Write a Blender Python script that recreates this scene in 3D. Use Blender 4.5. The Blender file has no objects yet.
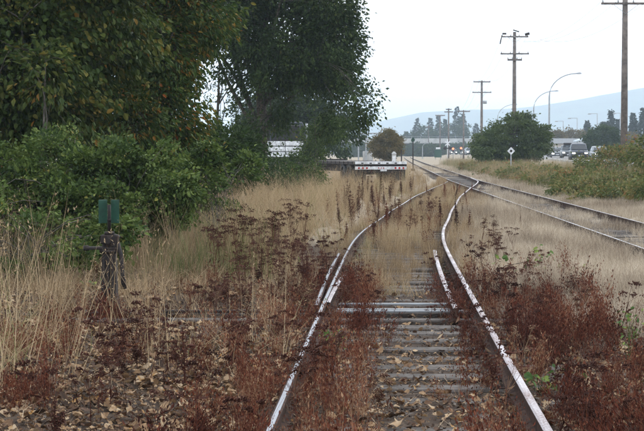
import bpy, bmesh, math, random
import numpy as np
from mathutils import Vector, Matrix, noise
R = math.radians
random.seed(7)
rng = np.random.default_rng(7)
sc = bpy.context.scene
COL = sc.collection

# ------------------------------------------------------------------ camera
F, CX, CY, HOR, EYE = 1600.0, 322.0, 215.5, 151.0, 1.6
PITCH = math.atan((CY - HOR) / F)
cd = bpy.data.cameras.new('camera'); cam = bpy.data.objects.new('camera', cd); COL.objects.link(cam)
cam.location = (0, 0, EYE); cam.rotation_euler = (math.pi / 2 - PITCH, 0, 0)
cd.sensor_width = 36; cd.lens = 36 * F / 644; cd.clip_start = 0.1; cd.clip_end = 20000
sc.camera = cam

# ------------------------------------------------------------------ world and sun
SUN_EL, SUN_AZ = R(38), R(35)
w = bpy.data.worlds.new('World'); sc.world = w; w.use_nodes = True
nt = w.node_tree; nt.nodes.clear()
out = nt.nodes.new('ShaderNodeOutputWorld'); bg = nt.nodes.new('ShaderNodeBackground')
sky = nt.nodes.new('ShaderNodeTexSky'); sky.sky_type = 'NISHITA'; sky.sun_disc = False
sky.sun_elevation = SUN_EL; sky.sun_rotation = SUN_AZ; sky.air_density = 1.0; sky.dust_density = 4.0; sky.ozone_density = 1.0
hs = nt.nodes.new('ShaderNodeHueSaturation'); hs.inputs['Saturation'].default_value = 0.25
mx = nt.nodes.new('ShaderNodeMix'); mx.data_type = 'RGBA'; mx.inputs['Factor'].default_value = 0.75
mx.inputs['B'].default_value = (13.0, 13.6, 14.4, 1)      # even overcast veil in front of the clear sky
nt.links.new(sky.outputs[0], hs.inputs['Color']); nt.links.new(hs.outputs[0], mx.inputs['A'])
nt.links.new(mx.outputs['Result'], bg.inputs['Color']); bg.inputs['Strength'].default_value = 0.12
nt.links.new(bg.outputs[0], out.inputs[0])
sl = bpy.data.lights.new('sun', 'SUN'); so = bpy.data.objects.new('sun', sl); COL.objects.link(so)
sl.energy = 0.7; sl.angle = R(20); sl.color = (1, .96, .9)
so.rotation_euler = (math.pi / 2 - SUN_EL, 0, math.pi - SUN_AZ)
sc.view_settings.view_transform = 'Standard'; sc.view_settings.look = 'None'
sc.view_settings.exposure = 0.55; sc.view_settings.gamma = 1
sc.cycles.use_denoising = True
sc.cycles.max_bounces = 5; sc.cycles.diffuse_bounces = 3; sc.cycles.glossy_bounces = 2
sc.cycles.transmission_bounces = 3; sc.cycles.volume_bounces = 1; sc.cycles.transparent_max_bounces = 6

# ------------------------------------------------------------------ helpers
def at(px, py, Y):
    """world point seen at photo pixel (px, py) when it stands Y metres ahead"""
    u, v = (px - CX) / F, (CY - py) / F
    y = math.cos(PITCH) + v * math.sin(PITCH); z = v * math.cos(PITCH) - math.sin(PITCH)
    return Vector((u / y * Y, Y, EYE + z / y * Y))

def props(o, label=None, cat=None, group=None, kind=None):
    if label: o['label'] = label
    if cat: o['category'] = cat
    if group: o['group'] = group
    if kind: o['kind'] = kind
    return o

def thing(name, label, cat, loc=(0, 0, 0), rz=0, group=None):
    o = bpy.data.objects.new(name, None); COL.objects.link(o); o.empty_display_size = .3
    o.location = loc; o.rotation_euler = (0, 0, rz)
    return props(o, label, cat, group)

def link(name, me, parent=None, loc=None, rz=None):
    o = bpy.data.objects.new(name, me); COL.objects.link(o)
    if parent is not None: o.parent = parent
    if loc is not None: o.location = loc
    if rz is not None: o.rotation_euler = (0, 0, rz)
    return o

def mesh_np(name, V, T, mats, tint=None, smooth=False, midx=None):
    V = np.asarray(V, np.float32); T = np.asarray(T, np.int32)
    me = bpy.data.meshes.new(name)
    me.vertices.add(len(V)); me.vertices.foreach_set('co', V.ravel())
    me.loops.add(T.size); me.loops.foreach_set('vertex_index', T.ravel())
    n = T.shape[1]
    me.polygons.add(len(T)); me.polygons.foreach_set('loop_start', np.arange(0, T.size, n, dtype=np.int32))
    if midx is not None: me.polygons.foreach_set('material_index', np.asarray(midx, np.int32))
    me.polygons.foreach_set('use_smooth', np.full(len(T), smooth))
    if tint is not None:
        a = me.attributes.new('tint', 'FLOAT', 'POINT'); a.data.foreach_set('value', np.asarray(tint, np.float32))
    for m in (mats if isinstance(mats, (list, tuple)) else [mats]): me.materials.append(m)
    me.update(calc_edges=True); me.validate()
    return me

class MB:
    """collects boxes, tubes and plates; build() links them as one mesh object"""
    def __init__(s): s.bm = bmesh.new(); s.mi = 0
    def mat(s, i): s.mi = i; return s
    def _tag(s, fs):
        for f in fs: f.material_index = s.mi
    def box(s, c, d, rot=None, bevel=0.0):
        M = Matrix.Translation(c) @ (rot.to_4x4() if rot is not None else Matrix()) @ Matrix.Diagonal((d[0], d[1], d[2], 1))
        r = bmesh.ops.create_cube(s.bm, size=1, matrix=M)
        vs = r['verts']; fs = list({f for v in vs for f in v.link_faces}); s._tag(fs)
        if bevel > 0:
            es = list({e for v in vs for e in v.link_edges})
            rr = bmesh.ops.bevel(s.bm, geom=es, offset=bevel, segments=1, affect='EDGES'); s._tag(rr['faces'])
        return s
    def tube(s, pts, rad, n=8, cap=True):
        pts = [Vector(p) for p in pts]
        if not hasattr(rad, '__len__'): rad = [rad] * len(pts)
        rings = []
        for i, p in enumerate(pts):
            t = (pts[min(i + 1, len(pts) - 1)] - pts[max(i - 1, 0)]).normalized()
            a = Vector((0, 0, 1)) if abs(t.z) < .9 else Vector((1, 0, 0))
            u = t.cross(a).normalized(); v = t.cross(u)
            rings.append([s.bm.verts.new(p + (u * math.cos(2 * math.pi * k / n) + v * math.sin(2 * math.pi * k / n)) * rad[i]) for k in range(n)])
        fs = []
        for a, b in zip(rings, rings[1:]):
            for k in range(n):
                f = s.bm.faces.new((a[k], a[(k + 1) % n], b[(k + 1) % n], b[k])); f.smooth = True; fs.append(f)
        if cap: fs.append(s.bm.faces.new(rings[0][::-1])); fs.append(s.bm.faces.new(rings[-1]))
        s._tag(fs); return s
    def cyl(s, a, b, r, n=16, r2=None): 
        return s.tube([a, b], [r, r2 if r2 is not None else r], n)
    def loft(s, rings, cap=True, smooth=False, closed=True):
        rr = [[s.bm.verts.new(p) for p in ring] for ring in rings]; n = len(rr[0]); fs = []
        for a, b in zip(rr, rr[1:]):
            for k in range(n if closed else n - 1):
                f = s.bm.faces.new((a[k], a[(k + 1) % n], b[(k + 1) % n], b[k])); f.smooth = smooth; fs.append(f)
        if cap: fs.append(s.bm.faces.new(rr[0][::-1])); fs.append(s.bm.faces.new(rr[-1]))
        s._tag(fs); return s
    def mesh(s, name, mats):
        bmesh.ops.recalc_face_normals(s.bm, faces=s.bm.faces)
        me = bpy.data.meshes.new(name); s.bm.to_mesh(me); s.bm.free()
        for m in (mats if isinstance(mats, (list, tuple)) else [mats]): me.materials.append(m)
        return me
    def build(s, name, mats, parent=None, loc=None, rz=None):
        return link(name, s.mesh(name, mats), parent, loc, rz)

def copy_tree(o, parent=None):
    c = o.copy(); COL.objects.link(c); c.parent = parent
    for ch in list(o.children): copy_tree(ch, c)
    return c

# ------------------------------------------------------------------ materials
def mat_plain(name, col, rough=.7, metal=0., var=.15, scale=8., bump=.0, col2=None, emit=None, es=0., spec=.5, detail=4):
    m = bpy.data.materials.new(name); m.use_nodes = True; t = m.node_tree; b = t.nodes['Principled BSDF']
    b.inputs['Roughness'].default_value = rough; b.inputs['Metallic'].default_value = metal
    b.inputs['Specular IOR Level'].default_value = spec
    tc = t.nodes.new('ShaderNodeTexCoord'); nz = t.nodes.new('ShaderNodeTexNoise')
    nz.inputs['Scale'].default_value = scale; nz.inputs['Detail'].default_value = detail; nz.inputs['Roughness'].default_value = .65
    t.links.new(tc.outputs['Object'], nz.inputs['Vector'])
    rp = t.nodes.new('ShaderNodeValToRGB'); c2 = col2 or tuple(max(0, c * (1 - 2 * var)) for c in col)
    rp.color_ramp.elements[0].position = .35; rp.color_ramp.elements[1].position = .65
    rp.color_ramp.elements[0].color = (*c2, 1); rp.color_ramp.elements[1].color = (*[min(1, c * (1 + var)) for c in col], 1)
    t.links.new(nz.outputs['Fac'], rp.inputs['Fac']); t.links.new(rp.outputs['Color'], b.inputs['Base Color'])
    if bump:
        bp = t.nodes.new('ShaderNodeBump'); bp.inputs['Strength'].default_value = bump; bp.inputs['Distance'].default_value = .01
        t.links.new(nz.outputs['Fac'], bp.inputs['Height']); t.links.new(bp.outputs['Normal'], b.inputs['Normal'])
    if emit: b.inputs['Emission Color'].default_value = (*emit, 1); b.inputs['Emission Strength'].default_value = es
    return m

def mat_leaf(name, stops, rough=.6, trans=.25, spec=.2):
    """colour from the per-leaf 'tint' attribute; a little light comes through the leaf"""
    m = bpy.data.materials.new(name); m.use_nodes = True; t = m.node_tree; b = t.nodes['Principled BSDF']; o = t.nodes['Material Output']
    at_ = t.nodes.new('ShaderNodeAttribute'); at_.attribute_name = 'tint'
    rp = t.nodes.new('ShaderNodeValToRGB'); e = rp.color_ramp.elements
    while len(e) < len(stops): e.new(.5)
    for k, (p, c) in enumerate(stops): e[k].position = p; e[k].color = (*c, 1)
    t.links.new(at_.outputs['Fac'], rp.inputs['Fac']); t.links.new(rp.outputs['Color'], b.inputs['Base Color'])
    b.inputs['Roughness'].default_value = rough; b.inputs['Specular IOR Level'].default_value = spec
    if trans > 0:
        tr = t.nodes.new('ShaderNodeBsdfTranslucent'); t.links.new(rp.outputs['Color'], tr.inputs['Color'])
        ms = t.nodes.new('ShaderNodeMixShader'); ms.inputs[0].default_value = trans
        t.links.new(b.outputs[0], ms.inputs[1]); t.links.new(tr.outputs[0], ms.inputs[2]); t.links.new(ms.outputs[0], o.inputs['Surface'])
    return m

M = {}
M['bark'] = mat_plain('bark', (.10, .085, .07), .95, var=.4, scale=14, bump=.6)
M['iron'] = mat_plain('dark_iron', (.013, .013, .014), .75, 0, .4, 30, .3, col2=(.03, .018, .014), spec=.3)
M['rust'] = mat_plain('rusty_steel', (.06, .034, .026), .95, 0, .4, 25, .4, col2=(.022, .015, .013), spec=.15)
M['wood'] = mat_plain('weathered_wood', (.078, .068, .062), .85, 0, .35, 7, .7, col2=(.028, .022, .018), spec=.3)
M['pole'] = mat_plain('pole_wood', (.16, .135, .12), .9, 0, .25, 3, .3)
M['galv'] = mat_plain('grey_metal', (.32, .34, .36), .5, .3, .1, 5)
M['concrete'] = mat_plain('concrete', (.42, .42, .41), .9, 0, .12, .6, .1)
M['white'] = mat_plain('white_paint', (.75, .77, .80), .5, 0, .1, 6, 0, col2=(.45, .46, .47))
M['green_paint'] = mat_plain('green_paint', (.006, .055, .032), .55, 0, .2, 12)
M['black'] = mat_plain('black_rubber', (.02, .02, .021), .8, 0, .2, 10)
M['glass'] = mat_plain('dark_glass', (.02, .025, .03), .12, 0, .05, 2, spec=.5)
M['red_lens'] = mat_plain('red_lens', (.35, .02, .02), .25, 0, .1, 5)
M['amber'] = mat_plain('amber_lens', (.6, .2, .02), .3, 0, .1, 5)
M['headlight'] = mat_plain('lit_headlight', (.9, .9, .85), .2, emit=(1, .93, .8), es=5)
M['redlamp'] = mat_plain('lit_red_lamp', (.8, .1, .05), .3, emit=(1, .16, .07), es=3)
M['asphalt'] = mat_plain('asphalt', (.055, .055, .058), .55, 0, .15, 2, .2)
M['line'] = mat_plain('road_paint', (.75, .75, .72), .7, 0, .1, 4)
M['yellow'] = mat_plain('yellow_sign', (.75, .42, .05), .5, 0, .05, 4)

def mat_railtop(name, cover, paint, nscale, soft):
    m = bpy.data.materials.new(name); m.use_nodes = True; t = m.node_tree; b = t.nodes['Principled BSDF']
    tc = t.nodes.new('ShaderNodeTexCoord'); nz = t.nodes.new('ShaderNodeTexNoise'); nz.inputs['Scale'].default_value = nscale; nz.inputs['Detail'].default_value = 6; nz.inputs['Roughness'].default_value = .8
    nb = t.nodes.new('ShaderNodeTexNoise'); nb.inputs['Scale'].default_value = 1.1; nb.inputs['Detail'].default_value = 2
    ad = t.nodes.new('ShaderNodeMath'); ad.operation = 'MULTIPLY_ADD'; ad.inputs[1].default_value = .5
    t.links.new(tc.outputs['Object'], nz.inputs['Vector']); t.links.new(tc.outputs['Object'], nb.inputs['Vector'])
    t.links.new(nb.outputs['Fac'], ad.inputs[0]); t.links.new(nz.outputs['Fac'], ad.inputs[2])
    rp = t.nodes.new('ShaderNodeValToRGB'); rp.color_ramp.elements[0].position = cover - soft * .5; rp.color_ramp.elements[1].position = cover + soft
    t.links.new(ad.outputs[0], rp.inputs['Fac'])
    mc = t.nodes.new('ShaderNodeMix'); mc.data_type = 'RGBA'; mc.inputs['A'].default_value = (.15, .09, .075, 1); mc.inputs['B'].default_value = (*paint, 1)
    t.links.new(rp.outputs['Color'], mc.inputs['Factor']); t.links.new(mc.outputs['Result'], b.inputs['Base Color'])
    mr = t.nodes.new('ShaderNodeMapRange'); mr.inputs['To Min'].default_value = .8; mr.inputs['To Max'].default_value = .32
    t.links.new(rp.outputs['Color'], mr.inputs['Value']); t.links.new(mr.outputs[0], b.inputs['Roughness'])
    m2 = t.nodes.new('ShaderNodeMath'); m2.operation = 'MULTIPLY'; m2.inputs[1].default_value = .4
    t.links.new(rp.outputs['Color'], m2.inputs[0]); t.links.new(m2.outputs[0], b.inputs['Metallic'])
    return m
M['railtop'] = mat_railtop('worn_rail_head', .42, (.36, .38, .42), 10, .30)
M['railtop2'] = mat_railtop('flaking_rail_head', .69, (.46, .45, .49), 60, .16)

# foliage colours
G = lambda r, g, b: (r, g, b)
M['leaf_dark'] = mat_leaf('dark_green_leaves', [(0, G(.010, .022, .005)), (.5, G(.026, .050, .010)), (.85, G(.060, .092, .022)), (.97, G(.10, .12, .03)), (1, G(.14, .12, .03))])
M['leaf_round'] = mat_leaf('mid_green_leaves', [(0, G(.014, .030, .008)), (.5, G(.045, .075, .020)), (1, G(.11, .14, .045))])
M['leaf_maple'] = mat_leaf('olive_green_leaves', [(0, G(.012, .026, .004)), (.45, G(.040, .068, .012)), (.72, G(.085, .105, .020)), (.9, G(.17, .14, .025)), (1, G(.26, .11, .02))])
M['leaf_vine'] = mat_leaf('turning_leaves', [(0, G(.018, .040, .008)), (.5, G(.048, .085, .016)), (.72, G(.11, .12, .022)), (.87, G(.25, .15, .025)), (1, G(.28, .08, .015))])
M['leaf_bramble'] = mat_leaf('bramble_leaves', [(0, G(.012, .032, .007)), (.5, G(.060, .098, .020)), (.9, G(.15, .20, .048)), (.97, G(.22, .20, .04)), (1, G(.30, .14, .04))])
M['leaf_hedge'] = mat_leaf('hedge_leaves', [(0, G(.035, .055, .014)), (.4, G(.09, .12, .032)), (.65, G(.19, .18, .06)), (.85, G(.27, .18, .07)), (1, G(.24, .06, .03))])
M['leaf_orange'] = mat_leaf('rusty_autumn_leaves', [(0, G(.07, .075, .025)), (.5, G(.13, .10, .04)), (1, G(.18, .13, .04))])
M['needles'] = mat_leaf('fir_needles', [(0, G(.012, .022, .014)), (1, G(.035, .05, .03))], .8, 0)
M['straw'] = mat_leaf('dry_straw', [(0, G(.13, .085, .045)), (.42, G(.33, .235, .135)), (.85, G(.56, .43, .27)), (1, G(.18, .19, .07))], .7, .3)
M['straw_pale'] = mat_leaf('pale_dry_grass', [(0, G(.17, .13, .095)), (.45, G(.38, .31, .23)), (1, G(.62, .54, .43))], .8, .3)
M['rustweed'] = mat_leaf('rust_red_weed', [(0, G(.028, .008, .006)), (.45, G(.105, .029, .016)), (.8, G(.19, .062, .032)), (1, G(.32, .19, .11))], .9, .0)
M['debris'] = mat_leaf('dead_stalks', [(0, G(.05, .033, .024)), (.5, G(.17, .115, .075)), (1, G(.40, .31, .21))], .8, .1)
M['umbel'] = mat_leaf('dark_brown_seed_heads', [(0, G(.035, .014, .010)), (.6, G(.085, .030, .020)), (1, G(.22, .15, .09))], .9, .05)
M['litter'] = mat_leaf('fallen_leaves', [(0, G(.04, .025, .018)), (.25, G(.11, .060, .036)), (.5, G(.21, .125, .065)), (.75, G(.33, .215, .12)), (.92, G(.43, .33, .22)), (1, G(.32, .16, .04))], .75, .15)

# ------------------------------------------------------------------ terrain
def sstep(a, b, x): t = np.clip((x - a) / (b - a), 0, 1); return t * t * (3 - 2 * t)
ROAD = np.array([(-60, 12), (0, 14), (60, 15.5), (115, 19), (164, 23.6), (220, 29), (300, 33.3), (400, 34.8), (600, 42), (1200, 60)], float)
def road_left(Y): return np.interp(Y, ROAD[:, 0], ROAD[:, 1])
SID = np.array([(-20, -.65), (2, .2), (8.8, .475), (14.5, .715), (19.5, .93), (25.5, 1.2), (29, 1.43), (32.4, 1.73), (34.8, 2.0), (38.7, 2.35), (42, 2.68), (44.4, 2.95), (53.3, 3.85), (58.5, 4.5), (65, 5.27), (72.7, 6.25), (80, 7.08), (88, 7.5), (96, 7.8)], float)
MAIN = np.array([(-20, 4.5), (0, 5.05), (25, 5.72), (44, 6.25), (60, 6.68), (80, 7.22), (96, 7.85), (133, 9.35), (200, 12.1), (300, 16.5), (500, 26)], float)
def smooth_path(P, y0, y1, step=.5, win=9):
    Y = np.arange(P[0, 0], P[-1, 0], step); X = np.interp(Y, P[:, 0], P[:, 1])
    k = np.hanning(win + 2)[1:-1]; k /= k.sum(); Xp = np.pad(X, win // 2, mode='reflect', reflect_type='odd')
    X = np.convolve(Xp, k, 'valid'); m = (Y >= y0 - 1e-6) & (Y <= y1 + 1e-6)
    return np.stack([X[m], Y[m]], 1)
SIDP = smooth_path(SID, 1, 92, .5, 15); MAINP = smooth_path(MAIN, 2, 420, .5, 21)
def sid_x(Y): return np.interp(Y, SIDP[:, 1], SIDP[:, 0])
def main_x(Y): return np.interp(Y, MAINP[:, 1], MAINP[:, 0])
def vnoise(x, y, s, seed=0):
    """cheap smooth value noise on numpy arrays"""
    x = np.asarray(x) / s + 1000.0; y = np.asarray(y) / s + 1000.0
    xi = np.floor(x).astype(np.int64); yi = np.floor(y).astype(np.int64); fx = x - xi; fy = y - yi
    fx = fx * fx * (3 - 2 * fx); fy = fy * fy * (3 - 2 * fy)
    def h(a, b):
        n = (a * 374761393 + b * 668265263 + seed * 69069 + 1013904223) & 0x7fffffff
        n = ((n ^ (n >> 13)) * 1274126177) & 0x7fffffff
        return ((n ^ (n >> 16)) & 0xffff) / 65535.0
    return (h(xi, yi) * (1 - fx) + h(xi + 1, yi) * fx) * (1 - fy) + (h(xi, yi + 1) * (1 - fx) + h(xi + 1, yi + 1) * fx) * fy
def ground_z(x, y):
    x = np.asarray(x, float); y = np.asarray(y, float)
    z = (vnoise(x, y, 1.3, 1) - .5) * .08 + (vnoise(x, y, .25, 2) - .5) * .035 * (y < 60)
    bs = 1 - sstep(1.1, 1.9, np.abs(x - sid_x(y))); bs = np.where((y < 78), bs, 0)
    bm_ = 1 - sstep(1.0, 1.8, np.abs(x - main_x(y)))
    b = np.maximum(bs, bm_)
    b = np.maximum(b, (1 - sstep(2.2, 2.9, np.abs(x + .1))) * sstep(14.2, 15.2, y) * (1 - sstep(16.7, 17.5, y)) * 1.45)
    z = z * (1 - .55 * b) - .074 * b + .05 * bs * np.exp(-((np.abs(x - sid_x(y)) - .84) / .07) ** 2)
    rl = road_left(y); r = sstep(rl - 6, rl - 1.2, x) * (1 - sstep(rl + 13, rl + 20, x))
    z = z * (1 - r) + .66 * r
    far = sstep(600, 900, np.abs(y)); return z * (1 - far) - .3 * far

xs = np.concatenate([np.linspace(-6000, -300, 16), np.linspace(-250, -30, 16), np.arange(-25, -6, .6), np.arange(-6, 12, .11), np.arange(12, 60, .8), np.linspace(65, 300, 16), np.linspace(400, 6000, 16)])
ys = np.concatenate([np.linspace(-3000, -60, 8), np.linspace(-50, 4, 14), np.arange(4.5, 30, .14), np.arange(30, 90, .4), np.arange(92, 420, 3), np.linspace(430, 1500, 30), np.linspace(1600, 9000, 16)])
GX, GY = np.meshgrid(xs, ys); GZ = ground_z(GX, GY)
nx_, ny_ = len(xs), len(ys); idx = np.arange(nx_ * ny_).reshape(ny_, nx_)
quads = np.stack([idx[:-1, :-1], idx[:-1, 1:], idx[1:, 1:], idx[1:, :-1]], -1).reshape(-1, 4)

def ground_mat():
    m = bpy.data.materials.new('dry_soil'); m.use_nodes = True; t = m.node_tree; b = t.nodes['Principled BSDF']; b.inputs['Roughness'].default_value = .95
    b.inputs['Specular IOR Level'].default_value = .15
    at_ = t.nodes.new('ShaderNodeAttribute'); at_.attribute_name = 'tint'
    tc = t.nodes.new('ShaderNodeTexCoord')
    n1 = t.nodes.new('ShaderNodeTexNoise'); n1.inputs['Scale'].default_value = 5; n1.inputs['Detail'].default_value = 8; n1.inputs['Roughness'].default_value = .75
    t.links.new(tc.outputs['Object'], n1.inputs['Vector'])
    def ramp(cs):
        r = t.nodes.new('ShaderNodeValToRGB'); e = r.color_ramp.elements
        while len(e) < len(cs): e.new(.5)
        for k, (p, c) in enumerate(cs): e[k].position = p; e[k].color = (*c, 1)
        t.links.new(n1.outputs['Fac'], r.inputs['Fac']); return r
    dark = ramp([(.3, (.018, .013, .010)), (.5, (.055, .038, .028)), (.68, (.12, .09, .066))])
    pale = ramp([(.3, (.15, .12, .085)), (.5, (.27, .225, .165)), (.7, (.36, .31, .24))])
    mm = t.nodes.new('ShaderNodeMix'); mm.data_type = 'RGBA'
    t.links.new(at_.outputs['Fac'], mm.inputs['Factor']); t.links.new(dark.outputs['Color'], mm.inputs['A']); t.links.new(pale.outputs['Color'], mm.inputs['B'])
    t.links.new(mm.outputs['Result'], b.inputs['Base Color'])
    bp = t.nodes.new('ShaderNodeBump'); bp.inputs['Strength'].default_value = .7; bp.inputs['Distance'].default_value = .03
    t.links.new(n1.outputs['Fac'], bp.inputs['Height']); t.links.new(bp.outputs['Normal'], b.inputs['Normal'])
    return m
# soil kind: 0 = dark litter-stained soil, 1 = pale thatch of dry grass
def paleness(x, y):
    rightside = sstep(.9, 2.3, x - sid_x(y) + (vnoise(x, y, 1.0, 5) - .5) * 1.2)
    far = sstep(22, 34, y + (vnoise(x, y, 3, 6) - .5) * 10)
    p = np.maximum(rightside * sstep(12, 17, y), far)
    ball = (1 - sstep(.9, 1.4, np.abs(x - main_x(y)))) * (vnoise(x, y, 2.2, 8) > .5) * (y < 90) * .8
    return np.clip(p - ball, 0, 1)
me = mesh_np('ground', np.stack([GX, GY, GZ], -1).reshape(-1, 3), quads, ground_mat(), paleness(GX, GY).ravel(), True)
props(link('ground', me), kind='structure')

def ribbon(name, Ys, xl, xr, z, mat, kind='structure', parent=None):
    V = []; 
    for y in Ys: V += [(xl(y), y, z), (xr(y), y, z)]
    n = len(Ys); Q = [(2 * i, 2 * i + 1, 2 * i + 3, 2 * i + 2) for i in range(n - 1)]
    o = link(name, mesh_np(name, V, Q, mat), parent)
    if kind: o['kind'] = kind
    return o
RY = np.concatenate([np.arange(-40, 420, 4.), np.arange(420, 1200, 20.)])
def band(z0, z1, a, b, name, mat):          # solid strip with thickness
    mb = MB(); rings = []
    for y in RY:
        l = float(road_left(y)); rings.append([(l + a, y, z0), (l + b, y, z0), (l + b, y, z1), (l + a, y, z1)])
    mb.loft(rings); o = mb.build(name, mat); o['kind'] = 'structure'; return o
band(.3, .70, 0, 11.5, 'road', M['asphalt'])
band(.3, .82, -.25, -.003, 'kerb', M['concrete'])
band(.3, .82, 11.503, 11.75, 'kerb', M['concrete'])
mb = MB()
for a in (3.7, 7.7):
    for y in np.arange(60, 380, 9.):
        l0, l1 = float(road_left(y)), float(road_left(y + 3)); mb.loft([[(l0 + a, y, .702), (l0 + a + .12, y, .702), (l0 + a + .12, y, .706), (l0 + a, y, .706)], [(l1 + a, y + 3, .702), (l1 + a + .12, y + 3, .702), (l1 + a + .12, y + 3, .706), (l1 + a, y + 3, .706)]])
o = mb.build('lane_marking', M['line']); o['kind'] = 'structure'

# ------------------------------------------------------------------ mountains
def ridge(name, prof, dist, depth, mat):
    px = np.array([p[0] for p in prof], float); py = np.array([p[1] for p in prof], float)
    XX = np.arange(-3800, 4600, 40.); rows = 22; V = []
    pxs = CX + XX / dist * F
    top = (HOR - np.interp(pxs, px, py)) / F * dist + EYE
    for j in range(rows):
        u = j / (rows - 1); yy = dist + (u - .55) * depth * 2
        prof_ = math.exp(-((u - .55) / .26) ** 2)
        nz = (vnoise(XX, XX * 0 + yy, 160, 3) - .5) * .16 + (vnoise(XX, XX * 0 + yy, 45, 4) - .5) * .05
        z = top * np.clip(prof_ + nz * prof_ * (1 if abs(u - .55) > .05 else .15), 0, 1.02) - 2 * (1 - prof_)
        V.append(np.stack([XX, np.full_like(XX, yy), z], -1))
    V = np.concatenate(V); n = len(XX); ix = np.arange(len(V)).reshape(rows, n)
    Q = np.stack([ix[:-1, :-1], ix[:-1, 1:], ix[1:, 1:], ix[1:, :-1]], -1).reshape(-1, 4)
    o = link(name, mesh_np(name, V, Q, mat, None, True)); o['kind'] = 'structure'; return o
M['hill'] = mat_plain('wooded_hillside', (.05, .075, .05), .95, 0, .3, .02)
ridge('hills', [(-400, 120), (0, 128), (200, 137), (290, 136), (340, 131), (380, 121), (420, 112.5), (470, 110), (510, 108.5), (540, 105), (580, 99), (610, 93.5), (644, 87), (760, 74), (1000, 70)], 3900, 600, M['hill'])

# ------------------------------------------------------------------ tracks
RAIL_PROF = [(-.065, 0), (.065, 0), (.065, .010), (.012, .028), (.010, .098), (.030, .106), (.033, .134), (.018, .140), (-.018, .140), (-.033, .134), (-.030, .106), (-.010, .098), (-.012, .028), (-.065, .010)]
ZT = -.04   # top of ties = underside of rails
def offset_path(P, off):
    T = np.gradient(P, axis=0); T /= np.linalg.norm(T, axis=1)[:, None]
    N = np.stack([T[:, 1], -T[:, 0]], 1); return P + N * off
def rail_mesh(P2, top_mat, dz=0, side=0):
    tops = {7} if top_mat is M['railtop'] else {6, 7, 8}
    P2 = np.asarray(P2); T = np.gradient(P2, axis=0); T /= np.linalg.norm(T, axis=1)[:, None]; N = np.stack([T[:, 1], -T[:, 0]], 1)
    n = len(RAIL_PROF); V = []; 
    for p, nn in zip(P2, N):
        for (a, z) in RAIL_PROF: V.append((p[0] + nn[0] * a * .8, p[1] + nn[1] * a * .8, ZT + z + dz))
    Q = []; mi = []
    for i in range(len(P2) - 1):
        for k in range(n):
            Q.append((i * n + k, (i + 1) * n + k, (i + 1) * n + (k + 1) % n, i * n + (k + 1) % n)); mi.append(1 if k in tops else 0)
    m = len(P2) - 1
    me = bpy.data.meshes.new('rail'); faces = [tuple(q) for q in Q] + [tuple(range(n)), tuple(m * n + k for k in reversed(range(n)))]
    me.from_pydata(V, [], faces)
    me.materials.append(M['rust']); me.materials.append(top_mat)
    me.polygons.foreach_set('material_index', np.array(mi + [0, 0], np.int32)); me.update()
    return me
def sub(P, y0, y1):
    Y = np.concatenate([[y0], P[(P[:, 1] > y0 + .05) & (P[:, 1] < y1 - .05), 1], [y1]]); return np.stack([np.interp(Y, P[:, 1], P[:, 0]), Y], 1)
def rails(P, off, breaks, top, parent, dz=0):
    Q = offset_path(P, off)
    for a, b in zip(breaks, breaks[1:]):
        o = link('rail', rail_mesh(sub(Q, a + .006, b - .006), top, dz), parent)
    for y in breaks[1:-1]:       # joint bars bolted over each joint
        mb = MB(); x0 = float(np.interp(y, Q[:, 1], Q[:, 0])); th = math.atan2(float(np.interp(y + .5, Q[:, 1], Q[:, 0])) - float(np.interp(y - .5, Q[:, 1], Q[:, 0])), 1.0)
        rot = Matrix.Rotation(-th, 3, 'Z')
        for s in (-1, 1):
            mb.box(Vector((x0, y, ZT + .062 + dz)) + rot @ Vector((s * .026, 0, 0)), (.02, .6, .062), rot, .004)
            for k in range(4): mb.cyl(Vector((x0, y, ZT + .062 + dz)) + rot @ Vector((s * .036, -.21 + .14 * k, 0)), Vector((x0, y, ZT + .062 + dz)) + rot @ Vector((s * .055, -.21 + .14 * k, 0)), .015, 6)
        if y < 70: mb.build('joint_bar', M['rust'], parent)
sid = thing('siding_track', 'overgrown siding track with flaking rails running from the foreground and curving into the main line', 'railway track')
rails(SIDP, -.75, [1.5, 11.6, 21.5, 33.4, 45.3, 57.2, 69, 79.6], M['railtop'], sid)
rails(SIDP, .75, [1.5, 7.2, 19.1, 27.4, 39.3, 51.2, 63.1, 75, 89], M['railtop2'], sid, .003)
mt = thing('main_track', 'main line track of two dull rails in dry grass running in from the right edge', 'railway track')
rails(MAINP, -.75, [2] + list(np.arange(9.5, 400, 11.9)), M['railtop'], mt)
rails(MAINP, .75, [2] + list(np.arange(14.5, 400, 11.9)), M['railtop'], mt)

# sleepers
def tie_mesh(L=2.55, seed=0, W=.23):
    r = random.Random(seed); mb = MB(); mb.box((0, 0, 0), (L, W, .16), None, .014)
    for v in mb.bm.verts:
        v.co.z += (noise.noise(Vector((v.co.x * 1.3, v.co.y * 4, seed))) * .012); v.co.y += noise.noise(Vector((v.co.x * 1.1, 3, seed))) * .02
    return mb.mesh('tie', M['wood'])
tmesh = [tie_mesh(seed=k) for k in range(6)]
platemesh = MB().box((0, 0, 0), (.28, .18, .014), None, .004).box((.105, .06, .015), (.03, .03, .02)).box((-.105, -.06, .015), (.03, .03, .02)).mesh('tie_plate', M['rust'])
def lay_ties(P, y0, y1, parent, step, plates_to):
    y = y0; i = 0; hd = 0
    while y < y1:
        x = float(np.interp(y, P[:, 1], P[:, 0])); th = float(np.interp(y + .5, P[:, 1], P[:, 0])) - x; th /= .5
        o = link('tie', tmesh[random.randrange(6)], parent, (x + random.uniform(-.05, .05), y, ZT - .086 + random.uniform(-.022, .005)), -math.atan(th) + random.gauss(0, .018))
        if y < plates_to:
            for s in (-.75, .75):
                link('tie_plate', platemesh, o, (s, 0, .084))
        y += step + random.uniform(-.05, .06)
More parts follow.
